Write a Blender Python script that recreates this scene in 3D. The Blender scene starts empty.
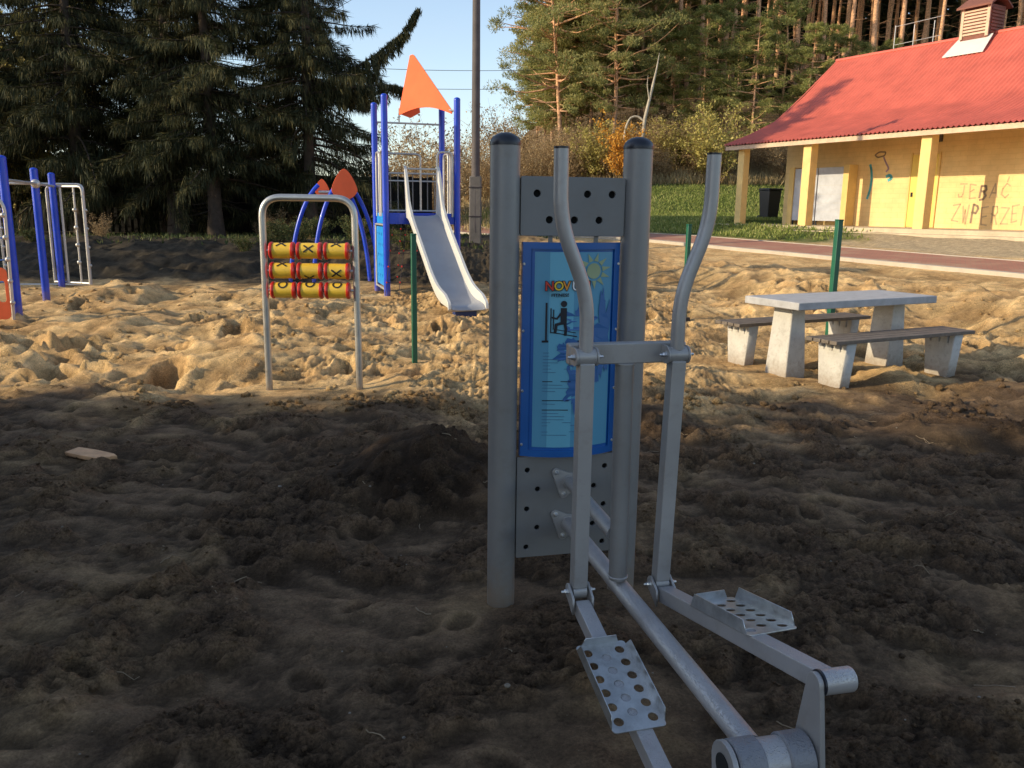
import bpy, math, random
import numpy as np
from mathutils import Vector, Matrix
PI = math.pi
random.seed(7)
sc = bpy.context.scene
COL = sc.collection

# ------------------------------------------------------------------ helpers
def link(o, parent=None):
    COL.objects.link(o)
    if parent is not None:
        o.parent = parent
    return o

def tag(o, label=None, cat=None, group=None, kind=None):
    if label: o['label'] = label
    if cat: o['category'] = cat
    if group: o['group'] = group
    if kind: o['kind'] = kind
    return o

def thing(name, label, cat, loc=(0, 0, 0), rz=0.0, group=None):
    o = bpy.data.objects.new(name, None)
    o.empty_display_size = .2
    o.location = loc
    o.rotation_euler = (0, 0, rz)
    link(o)
    return tag(o, label, cat, group)

def copy_tree(root, loc, rz=0.0, scale=1.0, label=None, group=None):
    r = root.copy(); COL.objects.link(r)
    r.location = loc; r.rotation_euler = (0, 0, rz); r.scale = (scale, scale, scale)
    if label: r['label'] = label
    if group: r['group'] = group
    for ch in list(root.children):
        c = ch.copy(); COL.objects.link(c); c.parent = r
        for g in list(ch.children):
            d = g.copy(); COL.objects.link(d); d.parent = c
    return r

def frames(pts):
    pts = [Vector(p) for p in pts]
    out = []
    n = len(pts)
    up = None
    for i in range(n):
        if i == 0: t = pts[1] - pts[0]
        elif i == n - 1: t = pts[-1] - pts[-2]
        else: t = (pts[i + 1] - pts[i]).normalized() + (pts[i] - pts[i - 1]).normalized()
        t.normalize()
        if up is None:
            a = Vector((0, 0, 1)) if abs(t.z) < .9 else Vector((0, 1, 0))
            up = (a - t * a.dot(t)).normalized()
        else:
            up = up - t * up.dot(t)
            up.normalize()
        out.append((pts[i], t, up, t.cross(up)))
    return out

def fillet(pts, r, n=7):
    pts = [Vector(p) for p in pts]
    out = [pts[0]]
    for i in range(1, len(pts) - 1):
        a, b, c = pts[i - 1], pts[i], pts[i + 1]
        u = (a - b); w = (c - b)
        rr = min(r, u.length * .49, w.length * .49)
        p0 = b + u.normalized() * rr; p1 = b + w.normalized() * rr
        for k in range(n + 1):
            t = k / n
            out.append(p0 * (1 - t) ** 2 + b * 2 * t * (1 - t) + p1 * t * t)
    out.append(pts[-1])
    return out

class MB:
    def __init__(s):
        s.v = []; s.f = []
    def add(s, vs, fs):
        k = len(s.v)
        s.v += [tuple(p) for p in vs]
        s.f += [tuple(i + k for i in f) for f in fs]
        return s
    def box(s, x0, x1, y0, y1, z0, z1, M=None):
        vs = [(x, y, z) for z in (z0, z1) for y in (y0, y1) for x in (x0, x1)]
        if M is not None: vs = [M @ Vector(p) for p in vs]
        return s.add(vs, [(0, 2, 3, 1), (4, 5, 7, 6), (0, 1, 5, 4), (2, 6, 7, 3), (0, 4, 6, 2), (1, 3, 7, 5)])
    def tube(s, pts, r, n=12, cap=True, sq=False):
        fr = frames(pts)
        k = len(fr)
        vs = []; fs = []
        for i, (p, t, u, w) in enumerate(fr):
            ri = r[i] if isinstance(r, (list, tuple)) else r
            for j in range(n):
                a = 2 * PI * (j + (.5 if n == 4 else 0)) / n
                q = ri * (1.41421 if n == 4 else 1)
                vs.append(p + (u * math.cos(a) + w * math.sin(a)) * q)
        for i in range(k - 1):
            for j in range(n):
                a = i * n + j; b = i * n + (j + 1) % n
                fs.append((a, b, b + n, a + n))
        if cap:
            fs.append(tuple(range(n))[::-1]); fs.append(tuple((k - 1) * n + j for j in range(n)))
        return s.add(vs, fs)
    def cyl(s, p0, p1, r, r1=None, n=20):
        return s.tube([p0, p1], [r, r if r1 is None else r1], n)
    def lathe(s, prof, p0=(0, 0, 0), ax=(0, 0, 1), n=24):
        ax = Vector(ax).normalized(); p0 = Vector(p0)
        a = Vector((0, 0, 1)) if abs(ax.z) < .9 else Vector((1, 0, 0))
        u = (a - ax * a.dot(ax)).normalized(); w = ax.cross(u)
        vs = []; fs = []
        for (r, h) in prof:
            for j in range(n):
                t = 2 * PI * j / n
                vs.append(p0 + ax * h + (u * math.cos(t) + w * math.sin(t)) * r)
        for i in range(len(prof) - 1):
            for j in range(n):
                A = i * n + j; B = i * n + (j + 1) % n
                fs.append((A, B, B + n, A + n))
        fs.append(tuple(range(n))[::-1]); fs.append(tuple((len(prof) - 1) * n + j for j in range(n)))
        return s.add(vs, fs)
    def ball(s, c, r, n=10, m=6):
        prof = [(max(1e-4, r * math.sin(PI * i / m)), -r * math.cos(PI * i / m)) for i in range(m + 1)]
        return s.lathe(prof, c, (0, 0, 1), n)
    def bolt(s, p, ax, r=.009):
        return s.lathe([(r * 1.45, 0), (r * 1.45, .003), (r, .0035), (r, .009), (r * .7, .012), (r * .55, .012), (r * .5, .02), (r * .3, .022)], p, ax, 8)
    def build(s, name, mat, parent=None, smooth=True, bevel=0, ang=35):
        me = bpy.data.meshes.new(name)
        me.from_pydata(s.v, [], s.f)
        me.update()
        import bmesh
        bm = bmesh.new(); bm.from_mesh(me)
        bmesh.ops.recalc_face_normals(bm, faces=bm.faces)
        bm.to_mesh(me); bm.free()
        if smooth:
            me.shade_smooth()
            me.set_sharp_from_angle(angle=math.radians(ang))
        me.materials.append(mat)
        o = bpy.data.objects.new(name, me)
        link(o, parent)
        if bevel:
            b = o.modifiers.new('bevel', 'BEVEL'); b.width = bevel; b.segments = 2; b.limit_method = 'ANGLE'; b.angle_limit = math.radians(40)
        return o

def raw(name, V, F, mat, parent=None, col=None, smooth=False):
    """mesh from numpy arrays; F is (n,4) or (n,3)"""
    me = bpy.data.meshes.new(name)
    V = np.asarray(V, np.float32); F = np.asarray(F, np.int32)
    n, k = F.shape
    me.vertices.add(len(V)); me.vertices.foreach_set('co', V.ravel())
    me.loops.add(n * k); me.loops.foreach_set('vertex_index', F.ravel())
    me.polygons.add(n)
    me.polygons.foreach_set('loop_start', np.arange(0, n * k, k, dtype=np.int32))
    me.polygons.foreach_set('loop_total', np.full(n, k, np.int32))
    if smooth: me.polygons.foreach_set('use_smooth', np.ones(n, bool))
    me.update(calc_edges=True)
    if col is not None:
        a = me.color_attributes.new('col', 'FLOAT_COLOR', 'POINT')
        c = np.ones((len(V), 4), np.float32); c[:, :col.shape[1]] = col
        a.data.foreach_set('color', c.ravel())
    me.materials.append(mat)
    o = bpy.data.objects.new(name, me)
    return link(o, parent)

def plate(name, outline, holes, thick, mat, parent=None, M=None, bevel=0.0, bend=None):
    """flat sheet in the XZ plane (y = thickness) with holes, through a filled 2D curve"""
    cu = bpy.data.curves.new('tmp', 'CURVE'); cu.dimensions = '2D'; cu.fill_mode = 'BOTH'
    cu.extrude = max(thick / 2 - bevel, 1e-5); cu.bevel_depth = bevel; cu.bevel_resolution = 1
    for poly in [outline] + list(holes):
        sp = cu.splines.new('POLY'); sp.points.add(len(poly) - 1)
        for p, q in zip(sp.points, poly): p.co = (q[0], q[1], 0, 1)
        sp.use_cyclic_u = True
    return curve_mesh(name, cu, mat, parent, M, bend)

def curve_mesh(name, cu, mat, parent=None, M=None, bend=None):
    t = bpy.data.objects.new('tmp', cu); COL.objects.link(t)
    dg = bpy.context.evaluated_depsgraph_get()
    me = bpy.data.meshes.new_from_object(t.evaluated_get(dg))
    bpy.data.objects.remove(t); bpy.data.curves.remove(cu)
    R = Matrix.Rotation(PI / 2, 4, 'X')
    me.transform(R)
    if bend:
        for v in me.vertices: v.co = bend(v.co)
    if M is not None: me.transform(M)
    me.materials.clear(); me.materials.append(mat)
    me.name = name
    return link(bpy.data.objects.new(name, me), parent)

def text(name, body, size, mat, parent, M, ext=.0008, bold=0.0, bend=None, align='LEFT', sx=1.0):
    cu = bpy.data.curves.new('tmp', 'FONT'); cu.body = body; cu.size = size
    cu.extrude = ext; cu.offset = bold; cu.align_x = align; cu.resolution_u = 3
    if sx != 1.0:
        M = M @ Matrix.Diagonal((sx, 1, 1, 1))
    return curve_mesh(name, cu, mat, parent, M, bend)

def circ(cx, cy, r, n=20):
    return [(cx + r * math.cos(2 * PI * i / n), cy + r * math.sin(2 * PI * i / n)) for i in range(n)]

def rrect(x0, x1, y0, y1, r, n=5):
    out = []
    for cx, cy, a0 in ((x1 - r, y1 - r, 0), (x0 + r, y1 - r, 90), (x0 + r, y0 + r, 180), (x1 - r, y0 + r, 270)):
        for k in range(n + 1):
            a = math.radians(a0 + 90 * k / n); out.append((cx + r * math.cos(a), cy + r * math.sin(a)))
    return out

# ------------------------------------------------------------------ noise
_rng = np.random.RandomState(3)
_perm = np.concatenate([_rng.permutation(256)] * 3)
_ga = _rng.rand(256) * 2 * PI
_gx, _gy = np.cos(_ga), np.sin(_ga)
def perlin(x, y):
    xi = np.floor(x).astype(np.int64); yi = np.floor(y).astype(np.int64)
    xf = x - xi; yf = y - yi
    xi &= 255; yi &= 255
    u = xf * xf * xf * (xf * (xf * 6 - 15) + 10); v = yf * yf * yf * (yf * (yf * 6 - 15) + 10)
    def g(ix, iy, dx, dy):
        h = _perm[_perm[ix] + iy]
        return _gx[h] * dx + _gy[h] * dy
    a = g(xi, yi, xf, yf); b = g(xi + 1, yi, xf - 1, yf)
    c = g(xi, yi + 1, xf, yf - 1); d = g(xi + 1, yi + 1, xf - 1, yf - 1)
    return (a + u * (b - a)) * (1 - v) + (c + u * (d - c)) * v
def fbm(x, y, o=4, g=.5):
    s = 0; a = 1
    for i in range(o):
        s = s + a * perlin(x + 17.3 * i, y - 9.1 * i); x = x * 2.03; y = y * 2.03; a *= g
    return s
def ss(a, b, x):
    t = np.clip((x - a) / (b - a), 0, 1)
    return t * t * (3 - 2 * t)

# ------------------------------------------------------------------ terrain
UX, UY = .891, .454          # u: across the path, towards the building; v: along it
def uv_(x, y): return x * UX + y * UY, -x * UY + y * UX
def base_h(x, y):
    u, v = uv_(x, y)
    zl = np.interp(y, [-60, 9, 13, 16, 17, 19.3, 20.5, 22, 30, 40, 60, 400], [0, 0, .03, .07, .13, .62, .72, .74, .6, .45, .5, .5])
    zr = np.interp(u, [-60, 8, 12, 14.5, 16.4, 18.9, 21.6, 22.6, 60, 400], [0, 0, .13, .3, .46, .6, 1.0, 1.14, 1.2, 1.2])
    zr = zr + np.clip((v - 12) * .018, -.1, .2) * ss(10, 16, u)
    w = ss(-2, 4, x) * ss(8, 14, y) + (1 - ss(8, 14, y)) * 1.0
    z = zl * (1 - w) + zr * w
    hill = np.interp(y, [0, 41, 44, 52, 60, 110, 200, 1500], [0, 0, .25, 2.2, 4.2, 15.5, 22, 22])
    z = z + hill * ss(-14, 11, x)
    return z
def play_mask(x, y):
    u, v = uv_(x, y)
    return (1 - ss(15.6, 16.3, u)) * (1 - ss(16.0, 17.2, y + (x > 2) * -3)) * ss(-30, -20, x)
def mound(x, y):
    d = np.sqrt(((x + .52) / .68) ** 2 + ((y - 4.75) / .58) ** 2)
    d = d + .22 * fbm(x * 3.1 + 5, y * 3.1, 4)
    m = .36 * np.clip(1 - d, 0, 1) ** .85
    d2 = np.sqrt(((x + 6.9) / 1.0) ** 2 + ((y - 14.6) / .8) ** 2)
    m = m + .28 * np.clip(1 - d2 + .2 * fbm(x * 2, y * 2, 3), 0, 1)
    d3 = np.sqrt(((x - 3.6) / 1.5) ** 2 + ((y - 5.95) / .4) ** 2)
    m = m + .13 * np.clip(1 - d3 + .3 * fbm(x * 2.4, y * 2.4, 3), 0, 1)
    d4 = np.sqrt(((x - 1.05) / .5) ** 2 + ((y - 6.3) / .35) ** 2)
    m = m + .13 * np.clip(1 - d4 + .3 * fbm(x * 2.4 + 3, y * 2.4, 3), 0, 1)
    # bank of dug-out sand behind the table and below the path
    u, v = uv_(x, y)
    e = (u - 11.2 - .9 * fbm(v * .35, u * .1, 3)) 
    m = m + (.30 * ss(-.9, .25, e) * (1 - ss(.6, 4.5, e))) * ss(-3, 1, x) * (1 + .5 * fbm(x * 1.3, y * 1.3, 3))
    return m
def stamp_field(x, y, seed, n, x0, x1, y0, y1, rmin, rmax, depth, rim):
    """boot prints: shallow dents with a pushed-up rim"""
    r = np.random.RandomState(seed)
    out = np.zeros_like(x)
    for i in range(n):
        cx = r.uniform(x0, x1); cy = r.uniform(y0, y1); a = r.uniform(0, PI); R = r.uniform(rmin, rmax); dp = depth * r.uniform(.5, 1.2)
        L = R * r.uniform(1.3, 2.4)
        m = (np.abs(x - cx) < L * 1.9) & (np.abs(y - cy) < L * 1.9)
        if not m.any(): continue
        dx = x[m] - cx; dy = y[m] - cy
        px = (dx * math.cos(a) + dy * math.sin(a)) / L; py = (-dx * math.sin(a) + dy * math.cos(a)) / R
        d = np.sqrt(px * px + py * py) + .30 * fbm(x[m] * 5 + i, y[m] * 5, 3)
        out[m] += -dp * (1 - ss(.62, 1.0, d)) + rim * np.exp(-((d - 1.15) / .22) ** 2)
    return out
def crumb_mask(x, y):
    """1 on crumbly ridges of loose soil, 0 on the smooth trodden flats between them"""
    wx = x + .30 * fbm(x * 1.3, y * 1.3, 3); wy = y + .22 * fbm(x * 1.3 + 40, y * 1.3 + 7, 3)
    f = fbm(wx * 1.25 + 11, wy * 2.0 + 4, 5, .58)
    f = f + .30 * fbm(x * 6.3 + 2, y * 8.1, 3, .55)
    return ss(-.22, .22, f - .07)
def detail_h(x, y):
    pm = play_mask(x, y)
    wx = x + .25 * fbm(x * 1.1, y * 1.1, 2); wy = y + .25 * fbm(x * 1.1 + 40, y * 1.1 + 7, 2)
    far = ss(5.8, 7.6, y + .4 * fbm(x * .8, y * .8, 2))
    cm = crumb_mask(x, y)
    fine = fbm(x * 42, y * 42, 2, .6)
    c1 = np.abs(fbm(wx * 2.2 + 5, wy * 3.4 + 2, 3, .5)); c2 = np.abs(fbm(x * 6.5 + 3, y * 8.5, 2, .5)); c3 = np.abs(fbm(x * 15 + 1, y * 17, 2, .5)); c4 = np.abs(fbm(x * 32, y * 34 + 2, 2, .6))
    big = .075 * fbm(wx * .8, wy * 1.0, 2)
    near = big * .8 + .055 * fbm(wx * 1.5 + 3, wy * 2.8, 3, .5) + cm * (.020 + .06 * c1 + .030 * fbm(x * 5.2 + 9, y * 8.0, 4, .62) + .016 * c2 + .030 * c3 + .024 * c4 + .010 * fine) + (1 - cm) * (.016 * fbm(x * 3.0, y * 5.5 + 3, 4, .6) + .010 * c3 + .009 * c4 + .004 * fine) - .03
    heap = .27 * fbm(wx * .55 + 3, wy * .70 + 20, 3, .5)
    lump = ss(-.15, .35, fbm(wx * .9 + 30, wy * 1.1, 3, .55))
    sand = heap + .05 * fbm(wx * 2.6, wy * 3.0, 4, .6) + lump * (.10 * (c1 - .22) + .06 * (c2 - .22) + .05 * (c3 - .2)) + .022 * (c4 - .2) + .02 * (c3 - .2)
    h = near * (1 - far) + sand * far
    amp = np.where(y > 13, 1 - .45 * ss(13, 16, y), 1.0)
    h = h * amp * pm
    h = h + (1 - pm) * (.05 * fbm(x * .5, y * .5, 3) + .02 * fbm(x * 2.5, y * 2.5, 2))
    bank = ss(16.3, 17.5, y) * (1 - ss(21, 24, y)) * (1 - ss(0, 3, x))
    h = h + bank * (.18 * fbm(x * 1.2, y * 1.2, 5, .6) + .09 * np.abs(fbm(x * 4, y * 4, 3)))
    return h
def stamps(x, y):
    pm = play_mask(x, y)
    s = stamp_field(x, y, 5, 120, -4, 5, 1.4, 6.5, .045, .065, .022, .014)
    s = s + stamp_field(x, y, 6, 210, -9, 7, 7.3, 15.5, .06, .16, .13, .03)
    s = s + stamp_field(x, y, 8, 14, -7, -2.6, 7.8, 12, .16, .28, .2, .05)
    return s * pm
def settle(x, y):
    """the ground is trodden level round the feet of the equipment"""
    k = np.ones_like(x)
    for cx, cy, R_ in ((-2.18, 7.3, .45), (-1.38, 7.3, .45), (-1.75, 7.0, .5), (-.03, 3.22, .25), (.48, 3.35, .25), (2.78, 8.34, .5), (4.09, 9.0, .5), (3.10, 7.75, .5), (4.46, 8.45, .5), (2.5, 8.9, .5), (-1.05, 8.75, .3), (-.9, 12.7, .6), (-2.4, 15, .5), (.6, 1.9, .6)):
        k = k * (1 - .8 * np.exp(-((x - cx) ** 2 + (y - cy) ** 2) / R_ ** 2))
    return k
def ground_h(x, y):
    x = np.atleast_1d(np.asarray(x, float)); y = np.atleast_1d(np.asarray(y, float))
    u, v = uv_(x, y)
    z = base_h(x, y)
    onpath = ss(16.0, 16.5, u) * (1 - ss(18.8, 19.4, u)) * ss(10, 12, y)
    terr = ss(21.4, 21.9, u) * (1 - ss(37, 38, u)) * (1 - ss(25.5, 26, v)) * ss(8, 12, y)
    d = mound(x, y) + (detail_h(x, y) + stamps(x, y)) * settle(x, y)
    z = z + d * (1 - onpath) * (1 - terr)
    z = z * (1 - terr) + np.minimum(z, 1.05) * terr
    return z
def gz(x, y): return float(ground_h([x], [y])[0])

# ------------------------------------------------------------------ materials
def nodes(name):
    m = bpy.data.materials.new(name); m.use_nodes = True
    nt = m.node_tree
    b = nt.nodes['Principled BSDF']
    return m, nt, b
def N(nt, t, **kw):
    n = nt.nodes.new(t)
    for k, v in kw.items():
        if k in n.inputs: n.inputs[k].default_value = v
        else: setattr(n, k, v)
    return n
def mat(name, color, rough=.6, metal=0.0, var=.15, scale=6.0, bump=0.0, bscale=80.0, dirt=0.0, spec=.5, randv=0.0, coat=0.0, splash=0.0):
    m, nt, b = nodes(name)
    L = nt.links
    tc = N(nt, 'ShaderNodeTexCoord')
    n1 = N(nt, 'ShaderNodeTexNoise', Scale=scale, Detail=6.0, Roughness=.6)
    L.new(tc.outputs['Object'], n1.inputs['Vector'])
    rp = N(nt, 'ShaderNodeValToRGB')
    c = color
    rp.color_ramp.elements[0].position = .3; rp.color_ramp.elements[1].position = .7
    rp.color_ramp.elements[0].color = (*[max(0, k * (1 - var)) for k in c], 1)
    rp.color_ramp.elements[1].color = (*[min(1, k * (1 + var)) for k in c], 1)
    L.new(n1.outputs['Fac'], rp.inputs['Fac'])
    out = rp.outputs['Color']
    if dirt > 0:
        n2 = N(nt, 'ShaderNodeTexNoise', Scale=scale * 2.7, Detail=8.0, Roughness=.7)
        L.new(tc.outputs['Object'], n2.inputs['Vector'])
        r2 = N(nt, 'ShaderNodeMapRange'); r2.inputs['From Min'].default_value = .52; r2.inputs['From Max'].default_value = .75
        r2.inputs['To Max'].default_value = dirt
        L.new(n2.outputs['Fac'], r2.inputs['Value'])
        mx = N(nt, 'ShaderNodeMix', data_type='RGBA')
        L.new(r2.outputs['Result'], mx.inputs['Factor']); L.new(out, mx.inputs['A'])
        mx.inputs['B'].default_value = (.16, .115, .075, 1)
        out = mx.outputs['Result']
    if splash > 0:
        # dried sand splashed up from the ground
        sx = N(nt, 'ShaderNodeSeparateXYZ'); L.new(tc.outputs['Object'], sx.inputs[0])
        n5 = N(nt, 'ShaderNodeTexNoise', Scale=22.0, Detail=9.0, Roughness=.8); L.new(tc.outputs['Object'], n5.inputs['Vector'])
        ma = N(nt, 'ShaderNodeMath', operation='MULTIPLY_ADD'); L.new(n5.outputs['Fac'], ma.inputs[0]); ma.inputs[1].default_value = -1.1 * splash; L.new(sx.outputs['Z'], ma.inputs[2])
        r5 = N(nt, 'ShaderNodeMapRange'); r5.inputs['From Min'].default_value = .06 - .25 * splash; r5.inputs['From Max'].default_value = -.65 * splash; r5.inputs['To Max'].default_value = .75
        L.new(ma.outputs[0], r5.inputs['Value'])
        m5 = N(nt, 'ShaderNodeMix', data_type='RGBA'); L.new(r5.outputs['Result'], m5.inputs['Factor']); L.new(out, m5.inputs['A']); m5.inputs['B'].default_value = (.24, .17, .11, 1)
        out = m5.outputs['Result']
    if randv > 0:
        oi = N(nt, 'ShaderNodeObjectInfo')
        mr = N(nt, 'ShaderNodeMapRange'); mr.inputs['To Min'].default_value = 1 - randv; mr.inputs['To Max'].default_value = 1 + randv
        L.new(oi.outputs['Random'], mr.inputs['Value'])
        hs = N(nt, 'ShaderNodeHueSaturation')
        L.new(mr.outputs['Result'], hs.inputs['Value']); L.new(out, hs.inputs['Color'])
        out = hs.outputs['Color']
    L.new(out, b.inputs['Base Color'])
    rr = N(nt, 'ShaderNodeMapRange'); rr.inputs['To Min'].default_value = max(.02, rough - .08); rr.inputs['To Max'].default_value = min(1, rough + .1)
    L.new(n1.outputs['Fac'], rr.inputs['Value']); L.new(rr.outputs['Result'], b.inputs['Roughness'])
    b.inputs['Metallic'].default_value = metal
    b.inputs['Specular IOR Level'].default_value = spec
    b.inputs['Coat Weight'].default_value = coat
    if bump > 0:
        n3 = N(nt, 'ShaderNodeTexNoise', Scale=bscale, Detail=4.0)
        L.new(tc.outputs['Object'], n3.inputs['Vector'])
        bp = N(nt, 'ShaderNodeBump', Strength=bump, Distance=.01)
        L.new(n3.outputs['Fac'], bp.inputs['Height']); L.new(bp.outputs['Normal'], b.inputs['Normal'])
    return m
def dew_paint(name, color, rough, metal, amount, dscale=170.0):
    """grey paint with beads of dew on it"""
    m = mat(name, color, rough, metal, .08, 5.0, dirt=.25)
    nt = m.node_tree; L = nt.links; b = nt.nodes['Principled BSDF']
    tc = [n for n in nt.nodes if n.type == 'TEX_COORD'][0]
    vo = N(nt, 'ShaderNodeTexVoronoi', Scale=dscale, Randomness=1.0)
    L.new(tc.outputs['Object'], vo.inputs['Vector'])
    mr = N(nt, 'ShaderNodeMapRange'); mr.inputs['From Min'].default_value = .5; mr.inputs['From Max'].default_value = .12
    L.new(vo.outputs['Distance'], mr.inputs['Value'])
    geo = N(nt, 'ShaderNodeNewGeometry'); sx = N(nt, 'ShaderNodeSeparateXYZ'); L.new(geo.outputs['Normal'], sx.inputs['Vector'])
    up = N(nt, 'ShaderNodeMapRange'); up.inputs['From Min'].default_value = .1; up.inputs['From Max'].default_value = .8; up.inputs['To Max'].default_value = amount
    L.new(sx.outputs['Z'], up.inputs['Value'])
    bp = N(nt, 'ShaderNodeBump', Distance=.004)
    L.new(up.outputs['Result'], bp.inputs['Strength']); L.new(mr.outputs['Result'], bp.inputs['Height'])
    L.new(bp.outputs['Normal'], b.inputs['Normal'])
    return m

def foliage(name, c1, c2, c3=None, scale=.6, rough=.7, trans=.25, randv=.18):
    m, nt, b = nodes(name); L = nt.links
    geo = N(nt, 'ShaderNodeNewGeometry'); oi = N(nt, 'ShaderNodeObjectInfo'); tc = N(nt, 'ShaderNodeTexCoord')
    ad = N(nt, 'ShaderNodeVectorMath', operation='ADD'); L.new(tc.outputs['Object'], ad.inputs[0]); L.new(oi.outputs['Location'], ad.inputs[1])
    no = N(nt, 'ShaderNodeTexNoise', Scale=scale, Detail=5.0, Roughness=.65); L.new(ad.outputs[0], no.inputs['Vector'])
    mm = N(nt, 'ShaderNodeMath', operation='MULTIPLY_ADD'); L.new(geo.outputs['Random Per Island'], mm.inputs[0]); mm.inputs[1].default_value = .55
    m2 = N(nt, 'ShaderNodeMath', operation='MULTIPLY'); L.new(no.outputs['Fac'], m2.inputs[0]); m2.inputs[1].default_value = .75
    L.new(m2.outputs[0], mm.inputs[2])
    rp = N(nt, 'ShaderNodeValToRGB'); e = rp.color_ramp.elements
    e[0].position = .3; e[0].color = (*c1, 1); e[1].position = .75; e[1].color = (*c2, 1)
    if c3:
        k = e.new(.92); k.color = (*c3, 1)
    L.new(mm.outputs[0], rp.inputs['Fac'])
    hs = N(nt, 'ShaderNodeHueSaturation')
    mr = N(nt, 'ShaderNodeMapRange'); mr.inputs['To Min'].default_value = 1 - randv; mr.inputs['To Max'].default_value = 1 + randv
    L.new(oi.outputs['Random'], mr.inputs['Value']); L.new(mr.outputs['Result'], hs.inputs['Value']); L.new(rp.outputs['Color'], hs.inputs['Color'])
    b.inputs['Roughness'].default_value = rough; b.inputs['Specular IOR Level'].default_value = .25
    L.new(hs.outputs['Color'], b.inputs['Base Color'])
    if trans > 0:
        tr = N(nt, 'ShaderNodeBsdfTranslucent'); L.new(hs.outputs['Color'], tr.inputs['Color'])
        mx = N(nt, 'ShaderNodeMixShader'); mx.inputs[0].default_value = trans
        L.new(b.outputs[0], mx.inputs[1]); L.new(tr.outputs[0], mx.inputs[2])
        L.new(mx.outputs[0], nt.nodes['Material Output'].inputs['Surface'])
    return m

M_post = mat('post_grey_paint', (.235, .228, .222), .42, .25, .06, 3.0, bump=.05, bscale=220, dirt=.3, splash=.45)
M_arm = dew_paint('silver_paint_with_dew', (.40, .385, .385), .38, .35, .55, 190.0)
M_arm2 = dew_paint('silver_paint_with_light_dew', (.36, .345, .335), .40, .35, .35)
M_collar = dew_paint('dark_grey_plastic_with_dew', (.20, .20, .215), .45, .1, .6)
M_plate = mat('plate_grey_paint', (.19, .185, .18), .5, .2, .08, 4.0, dirt=.2)
M_zinc = mat('galvanised_steel', (.55, .55, .54), .36, .85, .22, 14.0, bump=.06, bscale=60, dirt=.35)
M_bolt = mat('bright_bolt_steel', (.6, .6, .6), .28, .9, .1, 30)
M_dark = mat('black_plastic', (.012, .013, .02), .35, 0, .1, 8)
M_hole = mat('dark_backing', (.008, .008, .008), .9, 0, .1, 8)
M_signframe = mat('sign_blue_frame', (.005, .095, .34), .35, 0, .1, 5, coat=.2)
M_poster = mat('sign_light_blue_print', (.085, .29, .44), .4, 0, .05, 3, coat=.25)
M_poster2 = mat('sign_pale_blue_band', (.13, .40, .54), .4, 0, .05, 3, coat=.25)
M_print = mat('sign_dark_blue_print', (.035, .13, .34), .42, 0, .06, 3, coat=.2)
M_ink = mat('black_print', (.008, .008, .015), .5, 0, .05, 4)
M_inkline = mat('text_line_print', (.05, .12, .24), .5, 0, .05, 4)
M_sun = mat('sun_yellow_print', (.30, .36, .20), .5, 0, .05, 4)
M_lr = mat('letter_red', (.55, .04, .02), .5, 0, .05, 4)
M_ly = mat('letter_yellow', (.75, .50, .03), .5, 0, .05, 4)
M_lo = mat('letter_orange', (.75, .28, .03), .5, 0, .05, 4)
M_lw = mat('letter_white', (.75, .75, .75), .5, 0, .05, 4)
M_blue = mat('blue_powder_coat', (.003, .05, .56), .32, .0, .12, 3, dirt=.12, coat=.2, splash=.6)
M_cyan = mat('bright_blue_board', (.01, .26, .72), .4, 0, .08, 3, dirt=.1)
M_navy = mat('navy_board', (.008, .03, .14), .45, 0, .08, 3)
M_orange = mat('orange_board', (.92, .17, .07), .8, 0, .08, 2.5, dirt=.05, spec=.15)
M_red = mat('red_plastic', (.55, .025, .012), .35, 0, .08, 8, coat=.2)
M_yel = mat('yellow_plastic', (.84, .53, .05), .38, 0, .08, 6, dirt=.12)
M_steel = mat('stainless_tube', (.50, .49, .47), .33, .7, .1, 6, dirt=.15, splash=.5)
M_steel_l = mat('pale_steel_tube', (.55, .53, .50), .4, .5, .1, 6, dirt=.1)
M_slide = mat('slide_grey_plastic', (.33, .34, .37), .36, 0, .08, 2, dirt=.12)
M_slide_w = mat('slide_pale_rim', (.62, .61, .58), .4, 0, .06, 2, dirt=.12)
M_rope = mat('dark_rope', (.05, .04, .05), .9, 0, .2, 40)
M_green = mat('green_post_paint', (.008, .10, .055), .4, 0, .15, 8, dirt=.1)
M_conc = mat('pale_concrete', (.50, .48, .44), .85, 0, .12, 7, bump=.35, bscale=60, dirt=.45, splash=.4)
M_ctop = mat('table_top_concrete', (.40, .395, .40), .8, 0, .15, 9, bump=.15, bscale=90, dirt=.25)
M_slat = mat('dark_bench_wood', (.15, .12, .095), .7, 0, .3, 14, bump=.2, bscale=40, dirt=.15)
M_wood = mat('weathered_wood', (.58, .33, .17), .8, 0, .25, 12, bump=.3, bscale=40)
M_wall = None
M_bark_s = mat('spruce_bark', (.075, .055, .042), .95, 0, .4, 5, bump=.6, bscale=14)
M_pole = mat('weathered_pole', (.10, .085, .085), .8, 0, .25, 3, bump=.3, bscale=20)
M_deadwood = mat('dead_pale_wood', (.42, .36, .28), .8, 0, .25, 3)
M_needle_s = foliage('spruce_needles', (.018, .028, .014), (.070, .076, .034), (.18, .155, .065), .5, trans=.25)
M_needle_p = foliage('pine_needles', (.12, .145, .05), (.33, .32, .12), (.50, .43, .17), .35, trans=.45)
M_needle_y = foliage('young_pine_needles', (.14, .175, .05), (.36, .36, .115), (.52, .46, .17), .4, trans=.45)
M_twig = foliage('brown_twigs_and_dry_leaves', (.19, .12, .065), (.42, .29, .15), (.52, .39, .21), .8, trans=.25)
M_leaf_y = foliage('yellow_green_leaves', (.24, .21, .05), (.50, .42, .12), (.60, .50, .18), .9, trans=.3)
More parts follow.
